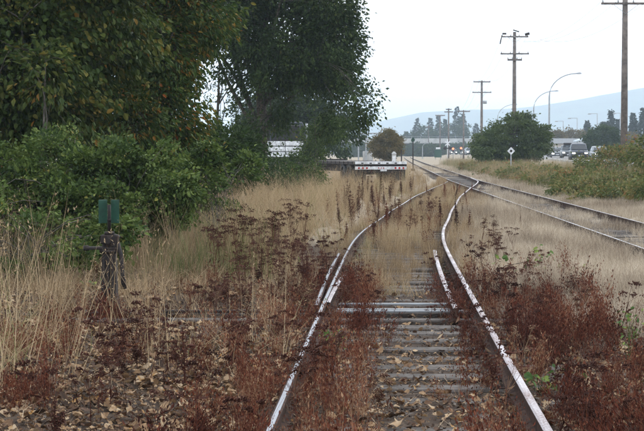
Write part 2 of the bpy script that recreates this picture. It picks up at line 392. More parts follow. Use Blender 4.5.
lay_ties(SIDP, 5, 15.25, sid, .57, 26); lay_ties(SIDP, 17.25, 62, sid, .57, 26)
lay_ties(MAINP, 18, 120, mt, .55, 30)
# the two long head-block ties and the switch hardware
for y in (15.68, 16.42):
    x = float(sid_x(y)); link('head_block_tie', tie_mesh(4.6, int(y * 10), .25), sid, (x - 1.02, y, ZT - .088), R(-.7))
mb = MB()
for y, z in ((15.98, -.004), (16.2, -.010), (16.75, -.006)):
    x = float(sid_x(y)); mb.box((x, y, z), (1.28, .045, .022), None, .004)
mb.build('throw_rod', M['galv'], sid)
mb = MB(); x = float(sid_x(15.8)); mb.box((x - 1.75, 16.06, -.015), (1.75, .04, .03), None, .005); mb.build('operating_rod', M['iron'], sid)
for X0, Y0, X1, Y1 in ((.055, 15.9, .30, 19.9), (-.055, 15.6, .255, 23.6), (1.285, 15.3, 1.73, 24.6)):
    yy = np.arange(Y0, Y1, .5); u = (yy - Y0) / (Y1 - Y0)
    link('point_rail', rail_mesh(np.stack([X0 + (X1 - X0) * (u * .75 + .25 * u ** 2), yy], 1), M['railtop2'] if X0 != -.055 else M['railtop'], -.004), sid)

# ------------------------------------------------------------------ switch stand
st = thing('switch_stand', 'black iron switch stand with two green target vanes left of the track', 'switch stand', (-2.14, 16.08, -.04))
mb = MB()
mb.box((0, 0, .015), (.46, .36, .03), None, .005)
mb.loft([[(-.10, -.12, .03), (.10, -.12, .03), (.10, .12, .03), (-.10, .12, .03)], [(-.072, -.09, .22), (.072, -.09, .22), (.072, .09, .22), (-.072, .09, .22)], [(-.075, -.07, .45), (.075, -.07, .45), (.075, .07, .45), (-.075, .07, .45)], [(-.065, -.065, .62), (.065, -.065, .62), (.065, .065, .62), (-.065, .065, .62)]])
mb.cyl((0, 0, .62), (0, 0, .65), .10, 14); mb.build('base', M['iron'], st)
for bx, by in ((-.18, -.13), (.18, -.13), (-.18, .13), (.18, .13)): MB().cyl((bx, by, .03), (bx, by, .055), .022, 6).build('bolt', M['rust'], st)
for bx in (-.045, 0, .045): MB().box((bx, -.098, .32), (.014, .03, .5), Matrix.Rotation(-.12, 3, 'X'), .003).build('rib', M['iron'], st)
mb = MB(); mb.box((-.06, -.02, .665), (.34, .11, .028), None, .006); mb.cyl((-.23, -.02, .64), (-.23, -.02, .69), .03, 10); mb.build('table', M['iron'], st)
mb = MB(); mb.cyl((0, 0, .65), (0, 0, .80), .072, 14); mb.box((.06, -.03, .74), (.07, .09, .13), Matrix.Rotation(.3, 3, 'Y'), .012)
mb.box((-.05, -.05, .755), (.06, .07, .09), None, .01); mb.cyl((0, -.07, .74), (0, -.11, .74), .028, 8); mb.cyl((0, 0, .80), (0, 0, .83), .05, 12); mb.build('head', M['iron'], st)
mb = MB(); mb.tube([(.09, -.05, .72), (.125, -.07, .60), (.14, -.08, .42), (.155, -.08, .26)], [.022, .02, .019, .028], 8); mb.build('lever', M['iron'], st)
mb = MB(); mb.cyl((0, 0, .83), (0, 0, 1.10), .017, 8); mb.cyl((0, 0, .93), (0, 0, .96), .03, 8); mb.build('spindle', M['iron'], st)
for s, a in ((-1, R(50)), (1, R(-38))):
    mb = MB(); rot = Matrix.Rotation(a, 3, 'Z')
    mb.box(Vector((0, 0, 1.035)) + rot @ Vector((s * .096, -.012, 0)), (.115, .006, .235), rot, .0025)
    mb.build('target_vane', M['green_paint'], st)
# fence-like slab of old timber lying in the litter beside the stand

# ------------------------------------------------------------------ plant builders (numpy)
def rand_unit(n):
    v = rng.normal(size=(n, 3)); return v / np.linalg.norm(v, axis=1)[:, None]
def leaf_cloud(P, size, down=.5, up=.5, wid=.55, dirs=None, jitter=.5, tint=None, fold=.12, six=False):
    """one folded pointed leaf per row of P -> verts, tris, tint"""
    n = len(P); d = rand_unit(n) if dirs is None else dirs + rand_unit(n) * .6
    d[:, 2] -= down; d /= np.linalg.norm(d, axis=1)[:, None]
    nn = rand_unit(n); nn[:, 2] += up; s = np.cross(d, nn); s /= np.linalg.norm(s, axis=1)[:, None] + 1e-9; nn = np.cross(s, d)
    L = size * (1 + jitter * rng.uniform(-1, 1, n)); L = L[:, None]; W = L * wid
    if six:
        V = np.stack([P, P + d * L * .28 + s * W * .42 + nn * L * fold, P + d * L * .68 + s * W * .36 + nn * L * fold * .7, P + d * L - nn * L * .08,
                      P + d * L * .68 - s * W * .36 + nn * L * fold * .7, P + d * L * .28 - s * W * .42 + nn * L * fold], 1)
        t = np.array([[0, 2, 1], [0, 3, 2], [0, 4, 3], [0, 5, 4]])
    else:
        V = np.stack([P, P + d * L * .45 + s * W * .5 + nn * L * fold, P + d * L - nn * L * .06, P + d * L * .45 - s * W * .5 + nn * L * fold], 1)
        t = np.array([[0, 2, 1], [0, 3, 2]])
    k = V.shape[1]; T = (t[None] + (np.arange(n) * k)[:, None, None]).reshape(-1, 3)
    tt = rng.random(n) if tint is None else tint
    return V.reshape(-1, 3), T, np.repeat(tt, k)

def sample_blobs(blobs, n, shell=.55, zmin=.1, gap=.0, gs=1.0, seed=0):
    vol = np.array([b[3] * b[4] * b[5] for b in blobs]); wt = vol ** .75; wt /= wt.sum(); pts = []; dirs = []
    while sum(len(p) for p in pts) < n:
        k = rng.choice(len(blobs), n, p=wt); B = np.array(blobs)[k]; u = rand_unit(n); r = (shell + (1 - shell) * rng.random(n)) ** .8
        lump = .82 + .36 * vnoise(u[:, 0] * 2.3 + k * 7, u[:, 2] * 2.3 + u[:, 1] * 1.7, .55, seed)
        p = B[:, :3] + u * B[:, 3:6] * (r * lump)[:, None]; ok = p[:, 2] > zmin
        if gap > 0: ok &= (vnoise(p[:, 0] + p[:, 1] * .37, p[:, 2] + p[:, 1] * .21, gs, seed + 11) > gap)
        pts.append(p[ok]); dirs.append(u[ok])
    return np.concatenate(pts)[:n], np.concatenate(dirs)[:n]

def tubes_np(lines, nside=4):
    """many thin tapered tubes: each line = (points array, r0, r1)"""
    V = []; Q = []; c = 0
    ang = np.arange(nside) * 2 * math.pi / nside
    for pts, r0, r1 in lines:
        pts = np.asarray(pts, float); m = len(pts); T = np.gradient(pts, axis=0); T /= np.linalg.norm(T, axis=1)[:, None] + 1e-9
        a = np.where(np.abs(T[:, 2:3]) < .9, np.array([[0, 0, 1.]]), np.array([[1., 0, 0]])); u = np.cross(T, a); u /= np.linalg.norm(u, axis=1)[:, None] + 1e-9; v = np.cross(T, u)
        r = np.linspace(r0, r1, m)[:, None, None]
        V.append((pts[:, None] + (u[:, None] * np.cos(ang)[None, :, None] + v[:, None] * np.sin(ang)[None, :, None]) * r).reshape(-1, 3))
        ii = np.arange(m - 1)[:, None] * nside; k = np.arange(nside)[None]; k2 = (k + 1) % nside
        Q.append(np.stack([ii + k, ii + k2, ii + nside + k2, ii + nside + k], -1).reshape(-1, 4) + c); c += m * nside
    return np.concatenate(V), np.concatenate(Q)

def curve(a, b, sag=.15, n=6, bend=.12):
    a, b = np.array(a, float), np.array(b, float); t = np.linspace(0, 1, n)[:, None]; L = np.linalg.norm(b - a)
    mid = rng.normal(size=3) * bend * L; mid[2] += sag * L
    return a * (1 - t) + b * t + mid * (4 * t * (1 - t)) * .5

def tree(name, label, cat, base, blobs, mat, n_cl=300, per=45, size=.1, cl=.35, trunk=None, group=None, gap=0, gs=1.0, shell=.45,
         down=.5, limbs=7, twigs=.35, tr_r=.18, six=False, seed=0, zmin=.15, flat=.6, wid=.55, tintlo=0, tinthi=1, hang=0, clump_tint=.45, cane=False, trunk_top=None):
    base = Vector(base); t = thing(name, label, cat, base, 0, group)
    bl = [(b[0] - base.x, b[1] - base.y, b[2] - base.z, b[3], b[4], b[5]) for b in blobs]
    C, U = sample_blobs(bl, n_cl, shell, zmin, gap, gs, seed)
    # leaves gather in sprays round the cluster centres
    k = np.repeat(np.arange(n_cl), per); off = rng.normal(size=(len(k), 3)) * cl * .5; off[:, 2] *= flat
    if hang: off[:, 2] -= np.abs(rng.normal(size=len(k))) * hang
    P = C[k] + off; ok = P[:, 2] > .03; P = P[ok]; kk = k[ok]
    ct = rng.random(n_cl); tint = np.clip(tintlo + (tinthi - tintlo) * (clump_tint * ct[kk] + (1 - clump_tint) * rng.random(len(kk))), 0, 1)
    rare = rng.random(len(kk)) < .05; tint[rare] = rng.random(rare.sum())
    V, T, tt = leaf_cloud(P, size, down, .6, wid, U[kk].copy(), tint=tint, six=six)
    link('crown' if not cane else 'foliage', mesh_np('crown', V, T, mat, tt), t)
    # trunk
    if not cane:
        top = np.array(trunk_top if trunk_top is not None else (np.mean([b[0] for b in bl]), np.mean([b[1] for b in bl]), max(b[2] + b[5] * .6 for b in bl)), float)
        tp = curve((0, 0, -.15), top, 0, 10, .03); V, Q = tubes_np([(tp, tr_r, tr_r * .25)], 10); link('trunk', mesh_np('trunk', V, Q, M['bark'], None, True), t)
        ends = []
        for i in range(limbs):
            e = C[rng.integers(n_cl)]; h = rng.uniform(.25, .8) ; s = tp[int(h * 9)]
            ln = curve(s, e, .12, 8); ends.append(ln)
            V, Q = tubes_np([(ln, tr_r * .35, tr_r * .08)], 6); link('branch', mesh_np('branch', V, Q, M['bark'], None, True), t)
        src = np.concatenate(ends + [tp[3:]])
    else:
        src = np.array([(rng.normal() * bl[0][3] * .4, rng.normal() * bl[0][4] * .4, 0.0) for _ in range(6)])
    lines = []
    for c in C[rng.random(n_cl) < twigs]:
        s = src[np.argmin(np.linalg.norm(src - c, axis=1))] if not cane else src[rng.integers(len(src))]
        lines.append((curve(s, c, .18 if not cane else .35, 6), (tr_r * .09 if not cane else .008), .004))
    if lines:
        V, Q = tubes_np(lines, 4); o = link('twig' if not cane else 'cane', mesh_np('twig', V, Q, M['bark'], None, True), t); o['kind'] = 'stuff'
    return t

# plant variants: (V, T, tint) in local space
def blades(n, h, spread, lean=.35, w=.006, seg=3, hj=.35, base_r=.05, tl=0., th=.95, seed_head=0.):
    az = rng.uniform(0, 2 * math.pi, n); H = h * (1 + hj * rng.uniform(-1, .6, n)); ln = np.abs(rng.normal(0, lean, n))
    b = rng.normal(size=(n, 2)) * base_r; d = np.stack([np.cos(az), np.sin(az)], 1); side = np.stack([-d[:, 1], d[:, 0], np.zeros(n)], 1)
    faz = rng.uniform(0, math.pi, n); side = np.stack([np.cos(faz), np.sin(faz), np.zeros(n)], 1)
    rings = []
    for k in range(seg + 1):
        t = k / seg; out_ = H * ln * t ** 1.8; z = H * t * (1 - .25 * np.minimum(ln, 1.2) * t ** 2)
        c = np.stack([b[:, 0] + d[:, 0] * out_, b[:, 1] + d[:, 1] * out_, z], 1); ww = w * (1 - t * .85)
        if k < seg: rings += [c - side * ww / 2, c + side * ww / 2]
        else: rings += [c]
    V = np.stack(rings, 1); K = V.shape[1]; t = []
    for k in range(seg - 1): t += [[2 * k, 2 * k + 1, 2 * k + 3], [2 * k, 2 * k + 3, 2 * k + 2]]
    t += [[2 * seg - 2, 2 * seg - 1, 2 * seg]]
    T = (np.array(t)[None] + (np.arange(n) * K)[:, None, None]).reshape(-1, 3)
    tint = np.repeat(rng.uniform(tl, th, n), K); V = V.reshape(-1, 3)
    if seed_head > 0:
        m = rng.random(n) < seed_head; tips = rings[-1][m]; dd = np.stack([d[m, 0] * .5, d[m, 1] * .5, np.ones(m.sum())], 1)
        reps = 5; tp = np.repeat(tips, reps, 0) - np.repeat(dd, reps, 0) * (rng.random(len(tips) * reps)[:, None] * .16)
        v2, t2, q2 = leaf_cloud(tp, .022, -.8, 0, .3, tint=rng.uniform(.3, .8, len(tp)))
        T = np.concatenate([T, t2 + len(V)]); V = np.concatenate([V, v2]); tint = np.concatenate([tint, q2])
    return V, T, tint
def lumps(P, s, tint):
    """little irregular seed lumps (tetrahedra)"""
    n = len(P); base = np.array([[1, 1, 1], [1, -1, -1], [-1, 1, -1], [-1, -1, 1]], float) * .6
    V = P[:, None] + base[None] * (s * rng.uniform(.6, 1.4, (n, 1, 1))) * rng.uniform(.6, 1.3, (n, 4, 3))
    T = (np.array([[0, 1, 2], [0, 3, 1], [0, 2, 3], [1, 3, 2]])[None] + (np.arange(n) * 4)[:, None, None]).reshape(-1, 3)
    return V.reshape(-1, 3), T, np.repeat(tint, 4)
def merge(parts):
    V = []; T = []; q = []; c = 0
    for v, t, a in parts: V.append(v); T.append(t + c); q.append(a); c += len(v)
    return np.concatenate(V), np.concatenate(T), np.concatenate(q)
def strip(a, b, w, tint, bow=0.):
    a, b = np.atleast_2d(a), np.atleast_2d(b); n = len(a); f = rng.uniform(0, math.pi, n); s = np.stack([np.cos(f), np.sin(f), np.zeros(n)], 1) * w / 2
    mid = (a + b) / 2 + rng.normal(size=(n, 3)) * bow
    V = np.stack([a - s, a + s, mid - s * .8, mid + s * .8, b - s * .5, b + s * .5], 1); t = np.array([[0, 1, 3], [0, 3, 2], [2, 3, 5], [2, 5, 4]])
    T = (t[None] + (np.arange(n) * 6)[:, None, None]).reshape(-1, 3); return V.reshape(-1, 3), T, np.repeat(np.broadcast_to(tint, n), 6)
def umbel_plant(h=.95, heads=6, hs=.045):
    parts = []; k = heads; hd = []
    stem = np.array([[0, 0, 0], [rng.normal() * .04, rng.normal() * .04, h * .72]])
    parts.append(strip(stem[0], stem[1], .008, .5, .01))
    for i in range(k):
        a = rng.uniform(0, 6.28); r = rng.uniform(.02, .15); z0 = h * rng.uniform(.5, .72); top = np.array([stem[1, 0] + math.cos(a) * r, stem[1, 1] + math.sin(a) * r, h * rng.uniform(.8, 1.03)])
        s = stem[1] * (z0 / stem[1, 2]); parts.append(strip(s, top, .005, .6, .008))
        n = rng.integers(16, 34); R_ = hs * rng.uniform(.6, 1.25); u = rng.normal(size=(n, 2)) * R_ * .55
        P = np.stack([top[0] + u[:, 0], top[1] + u[:, 1], top[2] - (u ** 2).sum(1) * 6 + rng.normal(size=n) * .007], 1)
        parts.append(lumps(P, .0085, rng.uniform(0, .7, n))); parts.append(strip(np.repeat(top[None] - [0, 0, .035], 5, 0), P[:5], .003, .6))
    lf = 5; z = rng.uniform(.1, h * .6, lf); P = np.stack([stem[1, 0] * z / h, stem[1, 1] * z / h, z], 1); v = leaf_cloud(P, .07, .6, .2, .25, tint=rng.uniform(.2, .9, lf)); parts.append(v)
    return merge(parts)
def feather_plant(h=.45, n=26, spread=.16):
    """fine branching rust-red stalk with tiny seeds all along"""
    a = rng.uniform(0, 6.28, n); b0 = rng.normal(size=(n, 2)) * .05; H = h * rng.uniform(.45, 1.05, n); r = spread * rng.uniform(.1, 1, n)
    A = np.stack([b0[:, 0], b0[:, 1], np.zeros(n)], 1); B = np.stack([b0[:, 0] + np.cos(a) * r, b0[:, 1] + np.sin(a) * r, H], 1)
    parts = [strip(A, B, .003, rng.uniform(.1, 1, n), .03)]
    m = 9; k = np.repeat(np.arange(n), m); t = rng.uniform(.3, 1.02, len(k))[:, None]
    P = A[k] * (1 - t) + B[k] * t + rng.normal(size=(len(k), 3)) * .012
    dirs = (B - A)[k]; dirs /= np.linalg.norm(dirs, axis=1)[:, None]
    v, tt, q = leaf_cloud(P, .024, -.3, 0, .42, dirs=dirs.copy(), tint=rng.uniform(0, .95, len(k))); parts.append((v, tt, q))
    return merge(parts)
def spike_plant(h=1.0, spikes=3):
    """dock: upright stalk thick with dark brown seed"""
    parts = []
    for i in range(spikes):
        a = rng.uniform(0, 6.28); r = rng.uniform(0, .16) * (i > 0); H = h * (1 if i == 0 else rng.uniform(.6, .95)); top = np.array([math.cos(a) * r, math.sin(a) * r, H]); bot = np.array([0, 0, 0 if i == 0 else h * .3])
        parts.append(strip(bot, top, .018, .4, .015)); n = 190; t = rng.uniform(.2, 1, n); t = .3 + .7 * np.round((t - .3) * 11) / 7.7 + rng.normal(size=n) * .012; P = bot + (top - bot) * t[:, None] + rng.normal(size=(n, 3)) * np.array([.024, .024, .01]) * (1.25 - t)[:, None] * 1.5
        parts.append(lumps(P, .0085, rng.uniform(0, .75, n)))
    P = np.stack([rng.normal(size=6) * .04, rng.normal(size=6) * .04, rng.uniform(.05, .5, 6)], 1); parts.append(leaf_cloud(P, .07, .5, .2, .3, tint=rng.uniform(.2, .8, 6)))
    return merge(parts)
def scatter(name, variants, X, Y, mat, scale=(.8, 1.25), tilt=.12, dz=-.01, kind='stuff', tshift=None, lean=None):
    n = len(X); Z = ground_z(X, Y) + dz; which = rng.integers(len(variants), size=n); az = rng.uniform(0, 6.283, n); s = rng.uniform(*scale, n); tx, ty = rng.normal(size=n) * tilt, rng.normal(size=n) * tilt
    parts = []
    for k, (v, t, q) in enumerate(variants):
        m = np.where(which == k)[0]
        if not len(m): continue
        ca, sa = np.cos(az[m])[:, None], np.sin(az[m])[:, None]
        x = (v[None, :, 0] * ca - v[None, :, 1] * sa) * s[m][:, None]; y = (v[None, :, 0] * sa + v[None, :, 1] * ca) * s[m][:, None]; z = v[None, :, 2] * s[m][:, None]
        x2 = x + z * tx[m][:, None] + X[m][:, None]; y2 = y + z * ty[m][:, None] + Y[m][:, None]; z2 = z + Z[m][:, None]
        VV = np.stack([x2, y2, z2], -1).reshape(-1, 3); TT = (t[None] + (np.arange(len(m)) * len(v))[:, None, None]).reshape(-1, 3)
        qq = q[None] * .8 + .1 + ((vnoise(X[m], Y[m] * .5, .8, 77) - .5) * .7 + (vnoise(X[m], Y[m], .25, 78) - .5) * .35)[:, None] + (0 if tshift is None else tshift[m][:, None]) + rng.normal(size=(len(m), 1)) * .08; parts.append((VV, TT, np.clip(np.broadcast_to(qq, (len(m), len(v))), 0, 1).ravel()))
    V, T, q = merge(parts); o = link(name, mesh_np(name, V, T, mat, q))
    if kind: o['kind'] = kind
    return o
def pts(n, x0, x1, y0, y1, keep=None, rate=1.0):
    """random points, denser near the camera; keep(x,y) -> probability"""
    u = rng.random(n); Y = y0 + (y1 - y0) * u ** rate; X = rng.uniform(0, 1, n)
    xa = x0(Y) if callable(x0) else x0; xb = x1(Y) if callable(x1) else x1; X = xa + (xb - xa) * X
    if keep is not None: m = rng.random(n) < keep(X, Y); X, Y = X[m], Y[m]
    return X, Y


# ------------------------------------------------------------------ trees
def B(px, py, Y, rx, ry, rz): p = at(px, py, Y); return (p.x, p.y, p.z, rx, ry, rz)
def gbase(px, Y): x = at(px, 151, Y).x; return (x, Y, float(ground_z(x, Y)))

tree('cottonwood_tree', 'tall dark cottonwood tree whose hanging branches lean over the parked trailer', 'tree', gbase(262, 60),
     [B(285, 40, 59, 2.6, 2.6, 2.1), B(270, -70, 59, 4.2, 3.5, 3.2), B(325, 40, 58, 1.45, 1.6, 1.5), B(337, 72, 57.5, 1.05, 1.1, 1.05), B(328, 2, 58, 1.45, 1.6, 1.3), B(362, 96, 56, .45, .6, 1.1), B(297, 74, 58, 1.7, 1.5, .8),
      B(215, 5, 59, 2.6, 2.2, 1.6), B(172, 38, 60, 1.3, 1.4, 1.1), B(222, 28, 58, 1.2, 1.3, .95), B(256, 42, 58, .9, 1.2, .8), B(352, 118, 56.5, .5, .6, .35), B(280, 98, 59, .6, .9, 1.2), B(338, 110, 58, .75, .9, .75), B(250, 128, 57.3, .42, .6, .8), B(248, 143, 57.3, .6, .6, .5)],
     M['leaf_dark'], n_cl=1900, per=60, size=.115, cl=.42, limbs=22, twigs=.22, tr_r=.26, gap=.30, gs=.42, shell=.35, hang=.28, seed=1, wid=.6, zmin=1.0, trunk_top=(0.1, 0, 9))
tree('dead_limbed_tree', 'thin tree with bare arching limbs and few leaves across the bright sky gap', 'tree', gbase(212, 62),
     [B(222, 105, 62, .75, .8, 1.2), B(215, 80, 62, .9, .8, .8), B(236, 75, 62, .6, .6, .7)],
     M['leaf_dark'], n_cl=60, per=9, size=.09, cl=.4, limbs=9, twigs=.8, tr_r=.10, shell=.2, seed=5, trunk_top=(.3, 0, 5.2))
tree('background_tree', 'dark tree rising behind the parked truck', 'tree', gbase(315, 122), [B(300, 112, 122, 3.6, 2.5, 2.9), B(330, 128, 121, 2.6, 2.2, 2.4), B(255, 120, 123, 2.2, 2.2, 2.6), B(310, 60, 122, 3, 2.5, 2.5)], M['leaf_dark'], n_cl=900, per=46, size=.22, cl=.6, limbs=5, twigs=.1, tr_r=.25, seed=6, shell=.1)
tree('maple_tree', 'large leaved olive green maple filling the upper left corner', 'tree', gbase(12, 27),
     [B(15, 60, 27, 1.6, 1.5, 1.5), B(-70, 50, 27, 1.9, 1.6, 2.0), B(85, 25, 28, 1.35, 1.4, 1.5), B(10, -70, 27.5, 2.6, 2.2, 1.9), B(55, 112, 26.5, 1.0, 1., .65), B(-20, 115, 26.5, 1.2, 1.1, .8)],
     M['leaf_maple'], n_cl=760, per=72, size=.098, cl=.36, limbs=8, twigs=.35, tr_r=.15, gap=.22, gs=.35, seed=2, wid=.75, six=True, down=.9)
tree('vine_maple', 'smaller maple turning yellow and orange between the dark cottonwood and the bramble bank', 'tree', gbase(158, 30),
     [B(160, 118, 30, .95, 1.0, .85), B(168, 78, 30.5, .62, .9, .95), B(122, 125, 29, .9, 1.0, .65), B(140, 55, 30.5, 1.2, 1.1, 1.2), B(176, 150, 30.5, .5, .7, .4), B(140, -20, 31, 1.5, 1.3, 1.2), B(190, 20, 31, .9, 1., .8)],
     M['leaf_vine'], n_cl=560, per=64, size=.088, cl=.32, limbs=8, twigs=.4, tr_r=.08, gap=.22, gs=.3, seed=3, wid=.55, six=True, down=.8)
tree('alder_tree', 'shadowy tree trunk and crown standing deep behind the left maple', 'tree', gbase(70, 42),
     [B(60, 60, 42, 3.2, 2.2, 3.0), B(-60, 60, 43, 3.2, 2.4, 3.4), B(90, -40, 42, 3.0, 2.4, 2.4), B(120, 110, 42, 1.6, 1.5, 1.4), B(150, 40, 42, 1.1, 1.3, 1.6)],
     M['leaf_dark'], n_cl=900, per=44, size=.13, cl=.5, limbs=7, twigs=.25, tr_r=.2, seed=4, shell=.3, wid=.65)
tree('pollard_sapling', 'slim straight grey sapling trunk standing inside the left maple foliage', 'tree', gbase(43, 25.2), [B(43, 70, 25.4, .5, .5, .6)], M['leaf_maple'], n_cl=30, per=20, size=.11, cl=.3, limbs=2, twigs=.4, tr_r=.035, seed=9, trunk_top=(.05, 0, 3.0))

# shrubs between the brambles and the truck
SH = [
 ('elder_shrub', 'dark rounded shrub directly under the bright sky gap', (228, 40), [B(228, 158, 40, .95, .9, .75), B(205, 165, 39, .7, .8, .6)], 200, .10),
 ('willow_shrub', 'grey green shrub half covering the lower front of the white truck back', (272, 50), [B(262, 172, 50, .95, .9, .5), B(240, 165, 51, .8, .9, .75)], 170, .09),
 ('willow_shrub', 'loose green shrub growing between the truck and the flatbed trailer', (322, 66), [B(314, 143, 66, .65, .8, .7), B(330, 128, 66, .6, .7, .6), B(300, 165, 65, .7, .8, .45)], 190, .085),
 ('willow_shrub', 'low shrub in front of the dark left side of the trailer', (300, 55), [B(296, 178, 55, 1.0, .9, .42)], 110, .085),
 ('elder_shrub', 'dark shrub leaning out beneath the maple turning orange', (190, 33), [B(195, 160, 33, .75, .8, .65)], 150, .10),
]
for i, (nm, lb, (px, Y), bl, nc, sz) in enumerate(SH):
    tree(nm, lb, 'shrub', gbase(px, Y), bl, M['leaf_bramble'] if i in (2, 3) else M['leaf_dark'], n_cl=nc, per=42, size=sz, cl=.3, limbs=4, twigs=.4, tr_r=.04, gap=.2, gs=.3, seed=20 + i, group='shrubs around the parked truck', tinthi=.85)

# brambles
BR = [
 ('mound of green brambles at the left edge of the picture', (5, 23), [B(-5, 190, 23, 1.0, .9, .75), B(-60, 180, 23, 1.1, 1., .9), B(20, 215, 22.3, .7, .7, .45)], 300),
 ('bramble mound with a dark hollow left of the switch stand', (55, 22.5), [B(60, 195, 22.6, .75, .8, .62), B(45, 172, 23.4, .7, .8, .5), B(70, 225, 21.6, .6, .6, .35)], 270),
 ('bramble mound directly behind the green switch target', (110, 22.6), [B(112, 190, 22.8, .8, .8, .55), B(105, 218, 21.8, .6, .6, .4)], 260),
 ('bramble mound with yellow leaves right of the switch stand', (150, 23.2), [B(150, 192, 23.2, .7, .8, .5), B(165, 205, 22.6, .5, .6, .38)], 210),
 ('low bramble runners creeping out into the dry grass at the left edge', (25, 19.6), [B(15, 243, 19.6, .55, .5, .28), B(60, 250, 19.3, .4, .45, .22), B(-20, 250, 19.2, .5, .5, .3)], 110),
 ('bramble thicket thinning out into tall straw grass', (190, 26), [B(190, 183, 26, .75, .9, .5), B(215, 190, 27, .5, .7, .4)], 170),
]
for i, (lb, (px, Y), bl, nc) in enumerate(BR):
    bl = bl + [(b[0] + rng.normal() * b[3] * .6, b[1] - .1 + rng.normal() * .2, b[2] + b[5] * rng.uniform(.55, 1.0), .2, .25, .28) for b in bl for _ in range(3)]
    tree('bramble_bush', lb, 'bramble bush', gbase(px, Y), bl, M['leaf_bramble'], n_cl=nc, per=60, size=.056, cl=.17, twigs=.3, gap=.36, gs=.3, seed=40 + i, cane=True, six=True, wid=.7, down=.3, shell=.5, group='brambles along the left bank', clump_tint=.6)

# small tree right of the trailer
tree('rusty_tree', 'small rounded olive and orange tree standing just behind the trailer tail', 'tree', gbase(388, 150), [B(386, 146, 150, 1.5, 1.5, 1.35), B(393, 142, 151, .9, 1.2, .9)], M['leaf_orange'], n_cl=240, per=50, size=.16, cl=.4, limbs=5, twigs=.3, tr_r=.1, seed=60)
# round tree by the poles
tree('round_tree', 'broad round dark green tree in front of the middle utility pole', 'tree', gbase(515, 120), [B(513, 138, 120, 1.9, 1.9, 1.75), B(497, 146, 119, 1.5, 1.6, 1.1), B(533, 144, 120, 1.35, 1.6, 1.4), B(483, 150, 118, .7, 1., .8), B(520, 126, 121, 1.1, 1.2, .9), B(528, 118, 121, .5, .5, .45), B(512, 119, 121, .5, .5, .4), B(541, 133, 120, .5, .6, .5), B(490, 133, 120, .6, .6, .5), B(478, 141, 119, .5, .6, .4), B(547, 140, 120, .4, .5, .5)],
     M['leaf_round'], n_cl=560, per=52, size=.17, cl=.40, limbs=7, twigs=.3, tr_r=.18, gap=.28, gs=.5, seed=61, tintlo=.35, tinthi=1)
tree('roadside_tree', 'rounded grey green tree beyond the cars on the far side of the road', 'tree', gbase(603, 232), [B(603, 140, 232, 2.3, 2.2, 2.2), B(592, 145, 230, 1.5, 1.5, 1.4), B(614, 145, 231, 1.3, 1.5, 1.5)], M['leaf_dark'], n_cl=260, per=50, size=.26, cl=.6, limbs=5, twigs=.2, tr_r=.16, seed=62, tintlo=.2)
for i, (px, py, r, lb) in enumerate([(553, 134, 2.6, 'rusty roadside tree left of the white roadside building'), (570, 133, 2.7, 'orange tree directly above the white building'), (585, 133, 2.5, 'low rusty tree between the two hooked lamp posts'), (540, 131, 2.8, 'rusty tree seen past the tall curved street lamp'), (628, 136, 2.6, 'small autumn tree beside the nearest utility pole')]):
    tree('autumn_tree', lb, 'tree', gbase(px, 350 + i * 6), [B(px, py + 4, 350 + i * 6, r, 2.2, r * .62), B(px + 4, py + 9, 350 + i * 6, r, 2.2, r * .8)], M['leaf_orange'], n_cl=110, per=36, size=.36, cl=.8, limbs=3, twigs=.1, tr_r=.14, seed=70 + i, group='autumn trees beyond the road')

def conifer(px, ytop, Y, wpx, label, group):
    x, y, z = gbase(px, Y); top = at(px, ytop, Y).z; H = top - z; W = wpx * 1.45 / F * Y / 2
    t = thing('fir_tree', label, 'tree', (x, y, z), 0, group)
    V, Q = tubes_np([(np.array([(0, 0, 0), (0, 0, H * .5), (0, 0, H * .98)]), .25, .04)], 6); link('trunk', mesh_np('trunk', V, Q, M['bark'], None, True), t)
    P = []; D = []; n = 0; zz = H * .12
    while zz < H * .99:
        f = (1 - zz / H); rad = W * (f ** .75) * rng.uniform(.75, 1.15) + .12; k = int(5 + 5 * f)
        for a in rng.uniform(0, 6.283, k):
            m = int(6 + 16 * rad / W); r = rng.random(m) ** .6 * rad * rng.uniform(.7, 1.1)
            P.append(np.stack([np.cos(a) * r + rng.normal(size=m) * .14, np.sin(a) * r + rng.normal(size=m) * .14, zz - r * .28 + rng.normal(size=m) * .12], 1)); D.append(np.tile([math.cos(a), math.sin(a), -.2], (m, 1)))
        zz += H * .022 + .05
    P = np.concatenate(P); D = np.concatenate(D); V, T, q = leaf_cloud(P, .55, .2, .8, .6, dirs=D)
    link('crown', mesh_np('crown', V, T, M['needles'], q), t)
FR = [(417, 118, 640, 13, 'broad fir at the left end of the firs behind the overpass'), (430, 118, 655, 11, 'narrow fir second from the left behind the overpass'), (438, 114.5, 660, 10, 'pointed fir left of the tallest fir behind the overpass'),
      (445, 119, 650, 10, 'short fir against the left side of the tallest fir'), (457, 106, 645, 15, 'tallest fir standing behind the overpass'), (463, 113, 665, 12, 'fir leaning against the right side of the tallest fir'), (476, 123, 640, 11, 'lone fir between the pole and the round tree'), (406, 131, 640, 10, 'stunted fir above the overpass left of the broad fir')]
for f_ in FR: conifer(*f_, 'firs behind the overpass')
for f_ in [(611, 110, 420, 12, 'tall fir left of the nearest utility pole'), (603, 121, 425, 9, 'short fir beyond the hooked lamp posts'), (618, 119, 430, 9, 'small fir touching the left side of the nearest pole'), (633, 113, 420, 12, 'fir just right of the nearest utility pole'), (643, 107, 415, 14, 'tall fir at the right edge of the picture'), (587, 121, 430, 7, 'small lone fir between the hooked lamp posts'), (655, 112, 420, 14, 'fir past the right edge')]:
    conifer(*f_, 'firs on the right skyline')

